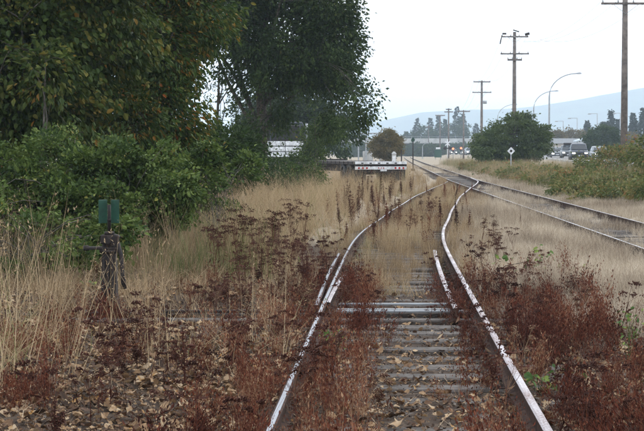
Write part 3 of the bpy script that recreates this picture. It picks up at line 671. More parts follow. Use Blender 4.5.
for i, (px, Y, r, h, lb) in enumerate([(338, 620, 5, 5.5, 'hazy tree behind the truck far beyond the hanging branch'), (352, 640, 5, 5.0, 'hazy far tree left of the pale gantry'), (366, 610, 5, 4.6, 'hazy far tree seen through the pale gantry'), (380, 650, 5.5, 5.2, 'hazy far tree left of the small rusty tree'), (395, 630, 5, 4.5, 'hazy far tree right of the small rusty tree'),
        (495, 640, 6, 4.5, 'hazy far tree hidden low behind the round tree'), (548, 600, 6, 5.5, 'hazy far tree beside the tall curved street lamp'), (562, 640, 6, 5.0, 'hazy far tree behind the rusty roadside trees'), (590, 620, 6, 5.2, 'hazy far tree behind the square armed lamp posts'), (632, 600, 6, 6, 'hazy far tree right of the nearest pole'), (424, 600, 4.5, 10, 'hazy leafy tree between the broad fir and the narrow fir'), (441, 610, 5, 11, 'hazy leafy tree in the middle of the firs behind the overpass'), (459, 605, 5, 12.5, 'hazy leafy tree at the foot of the tallest fir'), (408, 600, 5, 8, 'hazy leafy tree at the left end above the overpass')]):
    tree('distant_tree', lb, 'tree', gbase(px, Y), [B(px, 151 - (h * .5 - 1.6) / Y * F, Y, r, 3, h * .55), B(px + 3, 151 - (h * .75 - 1.6) / Y * F, Y, r * .6, 3, h * .35)], M['leaf_dark'], n_cl=80, per=36, size=.55, cl=1.1, limbs=2, twigs=.1, tr_r=.2, seed=150 + i, group='hazy trees far down the line')
# hedgerow on the right
HG = [(46, 3.15, 1.1, 1.25, 'tallest dark bush hiding the foot of the nearest utility pole'), (50, 2.0, 1.1, .42, 'tall leafy bush at the right end of the hedgerow'), (55, 1.7, 1.0, .52, 'red tinged shrub next to the tall bush in the hedgerow'),
      (61, 2.0, 1.0, .72, 'orange topped shrub in front of the silver car'), (67, 2.0, 1.1, .62, 'rusty shrub below the dark blue car'), (74, 2.1, 1.1, .62, 'grey green shrub below the gap between two cars'), (82, 2.2, 1.2, .60, 'shrub below the small silver car'),
      (91, 2.3, 1.2, .58, 'low shrub in front of the white diamond sign'), (101, 2.3, 1.3, .62, 'green shrub below the round tree'), (113, 2.3, 1.4, .62, 'pale shrub at the left foot of the round tree'), (127, 2.2, 1.5, .6, 'low shrub at the left end of the hedgerow')]
for i, (Y, off, r, h, lb) in enumerate(HG):
    x = float(main_x(Y)) + off + 1.0; z = float(ground_z(x, Y)); h *= 1.1 if i == 0 else .76 if i < 3 else .62
    bl = [(x, Y, z + h * .8, r, r * 1.6, h), (x + r * .9, Y + 1.5, z + h * .95, r, r * 1.6, h * 1.05), (x - .3, Y - r, z + h * .6, r * .6, r * 1.2, h * .7)]
    if i < 3: bl = [(x, Y, z + h * .8, r, r * 1.2, h * .9), (x + 1.2, Y + 1, z + h, r * 1.2, r * 1.4, h * 1.1), (x - .8, Y - .5, z + h * .35, r * .8, r, h * .5)]
    tree('hedgerow_shrub', lb, 'shrub', (x, Y, z), bl, M['leaf_hedge'], n_cl=250 if i < 3 else 170, per=46, size=.07 + .0007 * Y, cl=.3, limbs=3, twigs=.4, tr_r=.03, gap=.18, gs=.4, seed=90 + i, group='hedgerow between the railway and the road', clump_tint=.7, tintlo=.15, tinthi=1 if i > 2 else .85)
for i, (Y, off, r, h, lb) in enumerate([(57, 6.5, 2.0, 1.2, 'bush behind the right end of the hedgerow'), (70, 6.0, 2.0, .75, 'bush on the bank below the silver car')]):
    x = float(main_x(Y)) + off; z = float(ground_z(x, Y))
    tree('hedgerow_shrub', lb, 'shrub', (x, Y, z), [(x, Y, z + h * .7, r, r, h)], M['leaf_hedge'], n_cl=200, per=44, size=.11, cl=.35, limbs=3, twigs=.3, tr_r=.03, seed=110 + i, group='hedgerow between the railway and the road')

# ------------------------------------------------------------------ ground cover
gv = [blades(34, h, .1, lean, .0055, 3, base_r=.055, seed_head=sh) for h, lean, sh in ((.85, .35, .3), (1.0, .28, .4), (.7, .7, .2), (.95, .5, .3), (.55, 1.1, .0), (.8, .9, .1))]
gs_ = [blades(40, h, .1, lean, .0055, 2, base_r=.08, tl=.0, th=1) for h, lean in ((.16, .7), (.22, .5), (.12, 1.1), (.28, .5), (.2, .9))]
gm_ = [blades(40, h, .1, lean, .0055, 3, base_r=.07, tl=0, th=.9, seed_head=.15) for h, lean in ((.45, .4), (.55, .3), (.35, .7))]
# tall straw left of the siding
def kL(x, y):
    d = sid_x(y) - .75 - x                                # distance left of the left rail
    k = sstep(.25, 1.2, d) * sstep(18.5, 23, y + (vnoise(x, y, .8, 21) - .5) * 3)
    return np.clip(k * (.35 + .9 * vnoise(x, y, .7, 22)), 0, 1)
X, Y = pts(3000, lambda y: -.2 * y - 1.2, lambda y: sid_x(y) - .9, 16, 62, kL, 1.35)
scatter('tall_dry_grass', gv, X, Y, M['straw'], scale=(.55, 1.15), tilt=.22)
# thin stand of tall stalks in the left foreground
def kS(x, y): return (.15 + .85 * (vnoise(x, y, .45, 23) > .58)) * (np.abs(x / y + .131) > .024)
X, Y = pts(230, lambda y: -.2 * y - .8, lambda y: -.2 * y + 1.7, 10.5, 19, kS, 1)
scatter('tall_dry_grass', [blades(6, 1.0, .1, .3, .006, 4, base_r=.07, tl=.1, th=.95, seed_head=.7), blades(9, .7, .1, .7, .006, 4, base_r=.08, tl=.0, seed_head=.4), blades(14, .45, .1, 1.1, .005, 4, base_r=.08), blades(12, .35, .1, 1.3, .005, 4, base_r=.08)], X, Y, M['straw'], tilt=.25)
X, Y = pts(90, -1.9, -.3, 12, 18, lambda x, y: .12 + .8 * (vnoise(x, y, .5, 24) > .66), 1)
scatter('tall_dry_grass', [blades(6, .75, .1, .5, .005, 4, base_r=.07, tl=.0, seed_head=.4), blades(14, .35, .1, 1.1, .005, 4, base_r=.08), blades(12, .28, .1, 1.4, .005, 4, base_r=.08)], X, Y, M['straw'], tilt=.25)
X, Y = pts(420, lambda y: -.2 * y - 1, lambda y: sid_x(y) - 1.0, 17.3, 22, lambda x, y: .25 + .75 * vnoise(x, y, .5, 29), 1)
scatter('dry_grass', [blades(26, .22, .1, 1.2, .005, 3, base_r=.1), blades(22, .35, .1, 1.0, .005, 3, base_r=.1)], X, Y, M['straw'], scale=(.6, 1.1))
green_g = mat_leaf('green_grass', [(0, (.05, .075, .02)), (.6, (.12, .15, .045)), (1, (.26, .25, .10))])
X, Y = pts(420, lambda y: -.2 * y - .6, lambda y: -.02 * y - .3, 19, 34, lambda x, y: np.exp(-((x - (-1.55 - (y - 24) * .045)) / 1.0) ** 2) * .7 + .25 * (x < -2.5), 1.1)
scatter('green_grass', [blades(26, .6, .1, .35, .006, 3, base_r=.08, tl=0, th=1), blades(26, .8, .1, .3, .006, 3, base_r=.07, tl=.2, th=1), blades(22, .35, .1, .9, .007, 3, base_r=.1, tl=0, th=.8)], X, Y, green_g, tilt=.2)
# tangle round the foot of the switch stand
X, Y = rng.normal(-2.1, .5, 34), rng.uniform(15.7, 17.3, 34)
scatter('dry_grass', [blades(14, .45, .1, .9, .005, 4, base_r=.07), blades(10, .6, .1, .6, .005, 4, base_r=.07, seed_head=.3), blades(16, .3, .1, 1.3, .005, 4, base_r=.08)], X, Y, M['straw'], tilt=.2)
# grass between and beyond the siding rails further off, and round the trailer
def kM(x, y):
    far = sstep(17.5, 27, y + (vnoise(x, y, .7, 31) - .5) * 8); on = np.abs(np.abs(x - sid_x(y)) - .75) < .09
    return np.where(on & (y < 82), 0, far * (.35 + .8 * vnoise(x, y, 1., 32)))
X, Y = pts(4200, lambda y: sid_x(y) - 1.2, lambda y: np.minimum(sid_x(y) + 1.6, main_x(y) - 1.1), 18, 84, kM, 1.35)
scatter('dry_grass', gm_[:2] + gs_[:2], X, Y, M['straw'], scale=(.3, .85))
X, Y = pts(1500, lambda y: -.06 * y - 2, lambda y: main_x(y) - 1.8, 60, 150, lambda x, y: (.3 + .7 * vnoise(x, y, 2, 33)) * (x < np.where(y < 84, sid_x(y) - .95, 99)), 1.3)
scatter('dry_grass', gm_ + gv[:1], X, Y, M['straw'], scale=(.7, 1.2))
# short pale grass right of the siding, round the main track and beyond
def kR(x, y):
    a = sstep(.85, 1.5, x - sid_x(y)) * sstep(12.5, 17.5, y - (2.2 - (x - sid_x(y))) * 1.2); on = np.abs(np.abs(x - main_x(y)) - .75) < .08
    inb = (np.abs(x - main_x(y)) < 1.25) * (.3 + .7 * (vnoise(x, y, 2.2, 8) > .5))
    return np.where(on, 0, a * np.where(np.abs(x - main_x(y)) < 1.25, inb * .45, .5 + .6 * vnoise(x, y, .6, 35)))
X, Y = pts(9500, lambda y: sid_x(y) + .8, lambda y: np.minimum(.2 * y + 1.6, main_x(y) + 4), 12.5, 62, kR, 1.25)
scatter('short_dry_grass', gs_, X, Y, M['straw_pale'], scale=(.7, 1.25))
X, Y = pts(3000, lambda y: np.where(y < 84, sid_x(y) + 1., main_x(y) - 3), lambda y: main_x(y) + 4.2, 62, 170, kR, 1.2)
scatter('short_dry_grass', [blades(30, .2, .1, .7, .012, 2, base_r=.16), blades(26, .3, .1, .5, .012, 2, base_r=.16)], X, Y, M['straw_pale'])
X, Y = pts(2000, lambda y: sid_x(y) + .95, lambda y: np.minimum(.2 * y + 1.2, main_x(y) - 1.), 17, 48, lambda x, y: np.clip(2.4 * (vnoise(x, y, .9, 36) - .45), 0, 1), 1.2)
scatter('dry_grass', gm_, X, Y, M['straw_pale'], scale=(.45, .95))
# taller verge along the hedgerow
X, Y = pts(2600, lambda y: main_x(y) + 1.7, lambda y: main_x(y) + 6.5, 52, 175, lambda x, y: sstep(1.7, 2.6, x - main_x(y)) * (.25 + .75 * sstep(60, 80, y)) * (.4 + .8 * vnoise(x, y, 1.5, 37)), 1.2)
verge = mat_leaf('verge_weeds', [(0, (.06, .075, .025)), (.25, (.14, .15, .06)), (.5, (.28, .235, .13)), (.9, (.36, .28, .18)), (1, (.22, .09, .05))], .8, .25)
scatter('verge_grass', [blades(36, .75, .1, .3, .014, 3, base_r=.2, tl=0, th=1), blades(36, .55, .1, .45, .014, 3, base_r=.2, tl=0, th=.7), blades(30, .85, .1, .3, .012, 3, base_r=.15, tl=.2, th=1)], X, Y, verge)

# rust-red feathery weeds on both sides of the siding rails
fv = [feather_plant(h, n, s) for h, n, s in ((.42, 26, .16), (.50, 30, .15), (.34, 22, .18), (.46, 24, .12), (.28, 20, .16), (.55, 26, .14))]
def kF(x, y):
    e = x - sid_x(y); cl = vnoise(x, y, .45, 41); c2 = vnoise(x, y, 1.1, 42)
    right = np.exp(-((e - 1.3) / .48) ** 2) * (1 - sstep(17.5, 21.5, y)) * 1.9
    inr = np.exp(-((e - .55) / .2) ** 2) * (1 - sstep(14, 17, y)) * .5
    left_in = np.exp(-((e + .46) / .22) ** 2) * (1 - sstep(17.5, 20, y)) * 1.15
    left_out = np.exp(-((e + 1.05) / .30) ** 2) * (1 - sstep(18, 23, y)) * (.45 + .5 * sstep(12, 15, y))
    k = np.maximum(np.maximum(right, left_in), np.maximum(left_out, inr)); k = np.where(np.abs(np.abs(e) - .75) < .075, 0, k)
    k = np.where((e > .9) & (y < 10.5), k * .45, k); return np.clip(k * (.03 + 2.6 * np.clip(cl - .27, 0, 1) * (.3 + c2)), 0, 1)
X, Y = pts(3500, lambda y: sid_x(y) - 2.0, lambda y: sid_x(y) + 2.5, 7.2, 25, kF, 1.25)
scatter('rust_red_weeds', fv, X, Y, M['rustweed'], scale=(.4, .95), tilt=.22)
X, Y = pts(260, lambda y: -.21 * y - .5, lambda y: sid_x(y) - 1.6, 9, 20, lambda x, y: (vnoise(x, y, .7, 43) > .62) * .9, 1.1)
scatter('rust_red_weeds', fv, X, Y, M['rustweed'], scale=(.4, .8))
X, Y = rng.normal(-2.05, .3, 16), rng.uniform(15.3, 15.9, 16)
scatter('rust_red_weeds', fv, X, Y, M['rustweed'], scale=(.5, .85), tilt=.2)
X, Y = pts(620, lambda y: sid_x(y) - 2.1, lambda y: sid_x(y) + 1.9, 8.5, 23, lambda x, y: np.where(np.abs(np.abs(x - sid_x(y)) - .75) < .1, 0, np.where(np.abs(x - sid_x(y)) < .5, .1, .8)) * (vnoise(x, y, .6, 46) > .45), 1.1)
scatter('dead_seed_weeds', [umbel_plant(.5, 5, .035), umbel_plant(.42, 7, .03), umbel_plant(.6, 6, .035), spike_plant(.45, 2)], X, Y, M['umbel'], scale=(.5, 1.05), tilt=.15)
# distant reddish dock patches either side of the curve
X, Y = pts(420, lambda y: sid_x(y) - 2.4, lambda y: sid_x(y) + 1.3, 27, 60, lambda x, y: np.clip(1.6 * (vnoise(x, y, 1.1, 44) - .38), 0, 1) * (np.abs(np.abs(x - sid_x(y)) - .75) > .12), 1.1)
scatter('rust_red_weeds', [feather_plant(.6, 22, .2), spike_plant(.6, 2)], X, Y, M['rustweed'], scale=(.5, 1.05))

# leaf litter
def kLit(x, y): 
    e = x - sid_x(y); return np.clip(np.where(e < -.9, 1 - sstep(16, 21, y), np.where(np.abs(e) < 1.2, .24 * (1 - sstep(15, 23, y)), .45 * (1 - sstep(13, 16.5, y)))) * (.3 + 1.0 * vnoise(x, y, .5, 51)), 0, 1)
X, Y = pts(125000, lambda y: -.21 * y - 1.2, lambda y: .2 * y + .8, 6.8, 22, kLit, 1.3)
bigl = (rng.random(len(X)) < .06) & (np.abs(X - sid_x(Y)) < 1.6) & (Y < 12.5)
n = len(X); P = np.stack([X, Y, ground_z(X, Y) + .012 + rng.random(n) * .02], 1)
def curled(P, size, tint):
    n = len(P); a = np.linspace(0, 2 * math.pi, 10)[:-1]; r = np.array([1.15, .80, .84, .80, .66, .66, .82, .86, .78]); az = rng.uniform(0, 6.28, n)[:, None]; s = (size * rng.uniform(.5, 1.25, n))[:, None]
    rr = r * rng.uniform(.86, 1.1, (n, 9)) * s * .5; x = np.cos(a + az) * rr; y = np.sin(a + az) * rr * .85; curl = rng.uniform(.1, .9, n)[:, None]
    z = curl * (np.cos(a * 1. ) ** 2) * s * .28 + rng.normal(size=(n, 9)) * s * .045; tx, ty = rng.normal(size=(n, 1)) * .4, rng.normal(size=(n, 1)) * .4; z = z + x * tx + y * ty
    ring = np.stack([x, y, z], -1) * (1 - .25 * rng.random((n, 9, 1)) * .5) + P[:, None]; V = np.concatenate([P[:, None] - np.array([0, 0, .004]), ring], 1); t = np.array([[0, k + 1, (k + 1) % 9 + 1] for k in range(9)])
    T = (t[None] + (np.arange(n) * 10)[:, None, None]).reshape(-1, 3); return V.reshape(-1, 3), T, np.clip(np.repeat(tint, 10) + rng.normal(size=n * 10) * .08, 0, 1)
V, T, q = curled(P, np.where(bigl, rng.uniform(.06, .09, n), .02 + .065 * rng.random((n)) ** 2.), np.where(bigl, rng.uniform(.6, .95, n), rng.random(n) ** 1.25)); o = link('leaf_litter', mesh_np('leaf_litter', V, T, M['litter'], q, True)); o['kind'] = 'stuff'
# broken stalks and straw lying about
X, Y = pts(15000, lambda y: -.21 * y - .8, lambda y: .2 * y + .6, 7, 26, lambda x, y: .4 + .6 * vnoise(x, y, .6, 52), 1.25)
n = len(X); A = np.stack([X, Y, ground_z(X, Y) + rng.uniform(.005, .06, n)], 1); L = .03 + .35 * rng.random(n) ** 2.2; a = rng.uniform(0, 6.28, n); Bp = A + np.stack([np.cos(a) * L, np.sin(a) * L, rng.normal(size=n) * .03 * 1], 1)
V, T, q = strip(A, Bp, .005, rng.random(n) ** 1.6, .02); o = link('fallen_straw', mesh_np('fallen_straw', V, T, M['debris'], q)); o['kind'] = 'stuff'
# gravel
X, Y = pts(16000, lambda y: -.21 * y - .8, lambda y: .2 * y + .6, 6.8, 24, lambda x, y: (np.abs(x - sid_x(y)) < 1.5) * .3 + .3, 1.4)
n = len(X); V, T, q = lumps(np.stack([X, Y, ground_z(X, Y) + .004], 1), .014, rng.random(n))
M['gravel'] = mat_leaf('gravel_stones', [(0, (.035, .028, .024)), (.6, (.10, .082, .07)), (1, (.24, .21, .18))], .9, 0)
o = link('gravel', mesh_np('gravel', V, T, M['gravel'], q)); o['kind'] = 'stuff'

# the biggest fallen leaves lying between the rails
for px, py, s, tn, lb in [(384, 414, .13, .48, 'large curled brown leaf lying between the rails at the bottom of the picture'), (361, 409, .10, .72, 'pale folded leaf left of the largest brown leaf'), (398, 420, .10, .82, 'cream coloured leaf touching the right of the largest brown leaf'), (440, 412, .11, .70, 'tan leaf pointing up near the right rail'),
                          (437, 388, .09, .62, 'brown leaf on the third sleeper from the bottom'), (352, 384, .07, .84, 'small bleached leaf on a sleeper near the left rail'), (404, 352, .07, .8, 'pale leaf in the middle of the track before the throw rods'), (462, 418, .08, .95, 'orange leaf at the inner side of the right rail'),
                          (112, 358, .10, .98, 'orange leaf in the litter at the lower left'), (60, 345, .09, .75, 'pale tan leaf in the litter below the bramble mound'), (497, 412, .09, .66, 'fawn leaf resting by the right rail'), (130, 400, .10, .78, 'broad buff leaf near the lower left corner')]:
    p = at(px, py, 10); k = (EYE + .0) / (EYE - p.z); x, y = p.x * k, 10 * k; zz = float(ground_z(x, y)) + .045
    if abs(x - float(sid_x(y))) < 1.2: zz = max(zz, ZT + .02)
    V, T, q = curled(np.array([[0, 0, 0.]]), s * 1.25, np.array([tn])); V = V * .72; props(link('fallen_leaf', mesh_np('fallen_leaf', V, T, M['litter'], q, True), None, (x, y, zz)), lb, 'leaf', 'large fallen leaves')

# dark flat-topped seed head weeds, each a plant
um = [mesh_np('dead_weed', *umbel_plant(h, k, hs)[:2], M['umbel'], None) for h, k, hs in [(1, 1, .04)] * 0]
UM = []
for h, k, hs in ((.98, 9, .06), (.9, 12, .05), (1.05, 8, .065), (.8, 6, .055), (.95, 14, .045), (.72, 9, .05)):
    v, t, q = umbel_plant(h, k, hs); UM.append(mesh_np('dead_weed', v, t, M['umbel'], q))
def put(me, x, y, s, label, cat, group, name='dead_weed', lean=.08):
    o = link(name, me, None, (x, y, float(ground_z(x, y)) - .01), rng.uniform(0, 6.28)); o.scale = (s, s, s); o.rotation_euler = (rng.normal() * lean, rng.normal() * lean, rng.uniform(0, 6.28)); return props(o, label, cat, group)
for i in range(64):
    px, Y = rng.normal(276, 36), rng.uniform(16.5, 24)
    x = at(px, 151, Y).x
    if x > float(sid_x(Y)) - .9: x = float(sid_x(Y)) - .9 - rng.random() * .9
    put(UM[rng.integers(6)], x, Y, rng.uniform(.5, .98), 'dead brown weed with flat seed clusters in the straw left of the siding', 'weed', 'dead seed head weeds left of the siding')
ORD = ['nearest', 'second', 'third', 'fourth', 'fifth', 'sixth', 'seventh', 'eighth', 'ninth', 'tenth', 'eleventh', 'twelfth', 'thirteenth', 'fourteenth']
for i in range(9):
    Y = 19 + i * .55 + rng.uniform(0, .3); x = float(sid_x(Y)) + rng.uniform(.95, 1.5)
    put(UM[rng.integers(6)], x, Y, rng.uniform(.5, .72), ORD[i] + ' flat headed brown weed going away along the right side of the siding', 'weed', 'dead seed head weeds right of the siding')
for i in range(16):
    Y = rng.uniform(26, 46); x = float(sid_x(Y)) + rng.uniform(-.6, .5)
    put(UM[rng.integers(6)], x, Y, rng.uniform(.45, .75), 'dead brown weed with flat seed clusters growing between the siding rails', 'weed', 'dead seed head weeds between the siding rails')
SP = []
for h, k in ((1.15, 3), (1.0, 4), (.85, 2)):
    v, t, q = spike_plant(h, k); SP.append(mesh_np('dock_plant', v, t, M['umbel'], q))
for i, (px, Y, s) in enumerate(sorted([(352, 33, 1.05), (362, 44, .95), (374, 38, 1.1), (381, 50, 1.2), (345, 40, .9), (390, 47, 1.0), (368, 52, 1.0), (402, 52, .9), (358, 36, .8), (385, 42, .7), (341, 31, .75), (412, 56, .9), (396, 42, .6), (377, 33, .7)])):
    x = at(px, 151, Y).x
    put(SP[i % 3], x, Y, s, ('leftmost' if i == 0 else ORD[i] + ' from the left') + ' of the dark dock stalks standing in front of the trailer', 'dock plant', 'dock stalks in front of the trailer', 'dock_plant', .04)
for px, Y, s, w_ in [(462, 38, .5, 'right hand one of two dark stalks beside the curving rail'), (456, 40, .5, 'left hand one of two dark stalks beside the curving rail'), (520, 33, .35, 'lone short dark stalk out in the pale grass near the main line')]:
    put(SP[0], at(px, 151, Y).x, Y, s, w_, 'dock plant', 'dock stalks right of the siding', 'dock_plant')

# green bits
fresh = mat_leaf('fresh_green_leaves', [(0, (.05, .10, .03)), (.6, (.12, .20, .05)), (1, (.28, .30, .06))])
def sprig(px, py, h, n, size, spread, label, name='green_sprig', lo=.0):
    p = at(px, py, 10); k = EYE / (EYE - p.z); x, y = p.x * k, 10 * k
    t = thing(name, label, 'plant', (x, y, float(ground_z(x, y))))
    P = np.stack([rng.normal(size=n) * spread, rng.normal(size=n) * spread, rng.uniform(h * .35, h, n)], 1); V, T, q = leaf_cloud(P, size, .1, 1.2, .75, six=True, tint=rng.uniform(lo, .9, n)); link('foliage', mesh_np('foliage', V, T, fresh, q), t)
    V, Q = tubes_np([(curve((0, 0, 0), P[i], .1, 4), .003, .0015) for i in range(min(6, n))], 4); link('stem', mesh_np('stem', V, Q, fresh, np.full(len(V), .3)), t)
sprig(324, 309, .17, 9, .06, .04, 'bright green sprig growing against the left rail', lo=.5)
sprig(336, 352, .24, 60, .03, .05, 'feathery green weed between the left rail and the sleepers')
sprig(540, 388, .16, 22, .055, .09, 'low dark green plant right of the flaking rail')
sprig(565, 372, .14, 8, .05, .06, 'small green sprout at the edge of the rust red weeds')
sprig(100, 292, .18, 16, .05, .12, 'green weed at the foot of the switch stand')
sprig(62, 262, .3, 22, .06, .12, 'leafy weed among the dry stalks left of the switch stand')
sprig(628, 360, .42, 50, .03, .06, 'thin upright green weed in the pale grass near the right edge')
t = thing('bramble_cane', 'arching bramble cane with yellow green leaves over the pale grass right of the siding', 'bramble', gbase(478, 19))
b0 = t.location; cane = [np.array(at(px, py, Y)) - np.array(b0) for px, py, Y in ((478, 296, 18.9), (488, 280, 19.0), (505, 266, 19.2), (525, 262, 19.5), (545, 264, 19.8), (562, 271, 20.2), (585, 281, 20.6))]
V, Q = tubes_np([(np.array(cane), .006, .003)], 5); link('cane', mesh_np('cane', V, Q, M['rust'], None, True), t)
P = []; 
for px, py, Y, n_, sp in ((500, 260, 19.1, 6, .035), (510, 257, 19.2, 4, .03), (528, 265, 19.5, 9, .05), (545, 257, 19.7, 7, .04), (540, 268, 19.8, 6, .04), (558, 266, 20, 6, .04), (572, 272, 20.3, 5, .04), (585, 280, 20.6, 5, .05), (540, 248, 19.6, 4, .03)):
    c = np.array(at(px, py, Y)) - np.array(b0); P.append(c + rng.normal(size=(n_, 3)) * sp)
P = np.concatenate(P); V, T, q = leaf_cloud(P, .062, .2, 1.0, .75, six=True, tint=rng.uniform(.1, 1, len(P))); link('foliage', mesh_np('foliage', V, T, fresh, q), t)

# ------------------------------------------------------------------ flatbed trailer and truck
ta = math.atan2(5, 22)      # the rig points away to the left
p = at(381, 151, 78); tr = thing('flatbed_trailer', 'black flatbed trailer with white rear cross bars and red tail lamps parked in the grass', 'trailer', (p.x, 78, 0), ta)
DZ = 1.08
mb = MB(); mb.box((0, 6.3, DZ - .045), (2.5, 12.4, .07)); mb.build('deck', M['wood'], tr)
for s in (-1, 1):
    mb = MB(); mb.box((s * 1.27, 6.3, DZ - .07), (.04, 12.5, .14), None, .006)
    for k in range(14): mb.box((s * 1.305, .6 + k * .9, DZ - .05), (.03, .09, .12), None, .004)
    mb.build('side_rail', M['iron'], tr)
    mb = MB(); mb.box((s * .45, 6.2, DZ - .32), (.13, 11.6, .44), None, .01); mb.build('beam', M['iron'], tr)
    mb = MB(); mb.box((s * 1.0, .25, .42), (.60, .02, .55), None, .004); mb.build('mud_flap', M['black'], tr)
mb = MB(); mb.box((0, .0, DZ - .06), (2.58, .10, .13), None, .008); mb.build('rear_bar', M['white'], tr)
mb = MB(); mb.box((0, .02, DZ - .31), (2.58, .12, .15), None, .008); lb_ = mb.build('lamp_bar', M['white'], tr)
mb = MB(); mb.box((0, .07, DZ - .18), (2.54, .06, .11)); mb.build('header', M['iron'], tr)
for s in (-1, 1): 
    mb = MB(); mb.box((s * 1.22, -.02, DZ - .18), (.14, .05, .10), None, .004); mb.build('corner_bracket', M['iron'], tr)
for k in range(5):
    mb = MB(); mb.box((-.95 + k * .42, -.052, DZ - .075), (.12, .012, .06), None, .003); mb.build('stake_pocket', M['iron'], tr)
for x in (-1.12, -.92, -.72, .72, .92, 1.12):
    mb = MB(); mb.cyl((x, -.035, DZ - .31), (x, -.06, DZ - .31), .052, 12); mb.build('tail_lamp', M['red_lens'], tr)
for x in (-.12, 0, .12):
    mb = MB(); mb.cyl((x, -.035, DZ - .31), (x, -.055, DZ - .31), .03, 10); mb.build('marker_lamp', M['red_lens'], tr)
mb = MB(); mb.box((0, .05, .60), (2.3, .1, .1), None, .01).box((0, .12, .66), (2.4, .06, .30))
for s in (-1, 1): mb.box((s * .5, .06, .74), (.08, .08, .22))
mb.build('bumper', M['iron'], tr)
mb = MB(); mb.box((.12, -.055, DZ - .42), (.32, .01, .09)); mb.build('number_plate', M['white'], tr)
def wheel(parent, c, r, w_, hub=True):
    mb = MB(); x, y, z = c; rr = [(r * .62, -w_ / 2), (r * .93, -w_ / 2), (r, -w_ * .36), (r, w_ * .36), (r * .93, w_ / 2), (r * .62, w_ / 2)]; rings = []
    for k in range(20):
        a = 2 * math.pi * k / 20; rings.append([(x + dx, y + math.cos(a) * q, z + math.sin(a) * q) for q, dx in rr])
    rings.append(rings[0]); mb.loft(rings, cap=False); wo = mb.build('wheel', M['black'], parent)
    mb = MB(); mb.cyl((x - w_ * .3, y, z), (x + w_ * .3, y, z), r * .63, 18); mb.cyl((x - w_ * .46, y, z), (x + w_ * .46, y, z), r * .2, 10); mb.build('rim', M['iron'], wo)
    return wo
for y in (1.6, 2.9):
    mb = MB(); mb.cyl((-1.1, y, .5), (1.1, y, .5), .07, 8); mb.build('axle', M['iron'], tr)
    for x in (-1.1, -.78, .78, 1.1): wheel(tr, (x, y, .5), .5, .27)
for s in (-1, 1):
    mb = MB(); mb.box((s * .8, 10.2, .48), (.12, .12, .96)); mb.box((s * .8, 10.2, .03), (.3, .3, .04)); mb.build('landing_leg', M['iron'], tr)
mb = MB(); mb.box((0, 12.5, DZ + .0), (2.55, .08, .14)); mb.build('front_bar', M['iron'], tr)
# truck with headache rack, its back to the camera
p = at(287.5, 151, 99); tk = thing('truck', 'parked truck with white rear panels and black headache rack half hidden by leaves', 'truck', (p.x, 97.5, 0), ta * .6)
mb = MB()
for s in (-1, 1): mb.box((s * .42, .6, .78), (.1, 6.5, .26), None, .01)
mb.build('chassis', M['iron'], tk)
mb = MB(); mb.box((0, .98, 1.02), (2.36, .10, .22), None, .01); mb.build('rear_step', M['iron'], tk)
for k, (z, h) in enumerate(((1.38, .30), (1.72, .30), (2.06, .28))):
    for s in (-1, 1):
        mb = MB(); mb.box((s * .57, 1.0, z), (1.11, .06, h), None, .02); mb.build('rear_panel', M['white'], tk)
mb = MB()
mb.loft([[(-1.15, 1.06, 1.1), (1.15, 1.06, 1.1), (1.15, 1.06, 3.15), (-1.15, 1.06, 3.15)], [(-1.15, 2.8, 1.1), (1.15, 2.8, 1.1), (1.15, 2.8, 3.2), (-1.15, 2.8, 3.2)], [(-1.12, 3.3, 1.1), (1.12, 3.3, 1.1), (1.05, 3.05, 3.1), (-1.05, 3.05, 3.1)]])
mb.loft([[(-.85, 3.3, .9), (.85, 3.3, .9), (.85, 3.3, 1.95), (-.85, 3.3, 1.95)], [(-.8, 4.9, .9), (.8, 4.9, .9), (.75, 4.9, 1.7), (-.75, 4.9, 1.7)]]); mb.build('cab', M['iron'], tk)
mb = MB(); mb.box((0, 1.05, 2.68), (1.7, .03, .75), None, .01); mb.build('rear_window', M['black'], tk)
mb = MB(); mb.tube([(-1.22, .9, 1.05), (-1.22, .9, 2.9), (-1.02, .9, 3.33), (1.02, .9, 3.33), (1.22, .9, 2.9), (1.22, .9, 1.05)], .05, 8)
for s in (-1, 1): mb.box((s * .92, .9, 2.75), (.07, .07, 1.1))
mb.build('headache_rack', mat_plain('blue_black_steel', (.05, .06, .08), .5, .3, .1), tk)
for s in (-1, 1):
    mb = MB(); mb.cyl((s * 1.38, 1.4, 1.1), (s * 1.38, 1.4, 3.3), .07, 10); mb.build('exhaust_stack', M['galv'], tk)
    mb = MB(); mb.box((s * 1.45, 3.0, 2.35), (.2, .08, .45), None, .02); mb.box((s * 1.28, 3.02, 2.4), (.2, .03, .03)); mb.build('mirror', M['iron'], tk)
    for y in (-1.6, -.4): wheel(tk, (s * .95, y, .5), .5, .5)
    wheel(tk, (s * 1.0, 4.0, .5), .5, .3)
# pale tank and shed bits beyond the trailer
def sitepost(name, label, cat, px, ytop, Y, r, mat, group=None):
    x, y, z = gbase(px, Y); t = at(px, ytop, Y).z; mb = MB(); mb.cyl((0, 0, 0), (0, 0, t - z), r, 8); o = mb.build(name, mat, None, (x, y, z)); return props(o, label, cat, group)
x, y, z = gbase(394, 118); t = thing('relay_cabinet', 'small pale metal cabinet standing behind the right end of the trailer', 'cabinet', (x, y, z))
MB().box((0, 0, .7), (.32, .3, 1.36), None, .02).build('body', M['concrete'], t)
mb = MB(); mb.loft([[(-.19, -.18, 1.38), (.19, -.18, 1.38), (.19, .18, 1.38), (-.19, .18, 1.38)], [(-.06, -.05, 1.55), (.06, -.05, 1.55), (.06, .05, 1.55), (-.06, .05, 1.55)]]); mb.build('cap', M['concrete'], t)
MB().box((0, -.16, .8), (.24, .012, .9)).box((.08, -.17, .8), (.02, .02, .08)).build('door', M['white'], t)
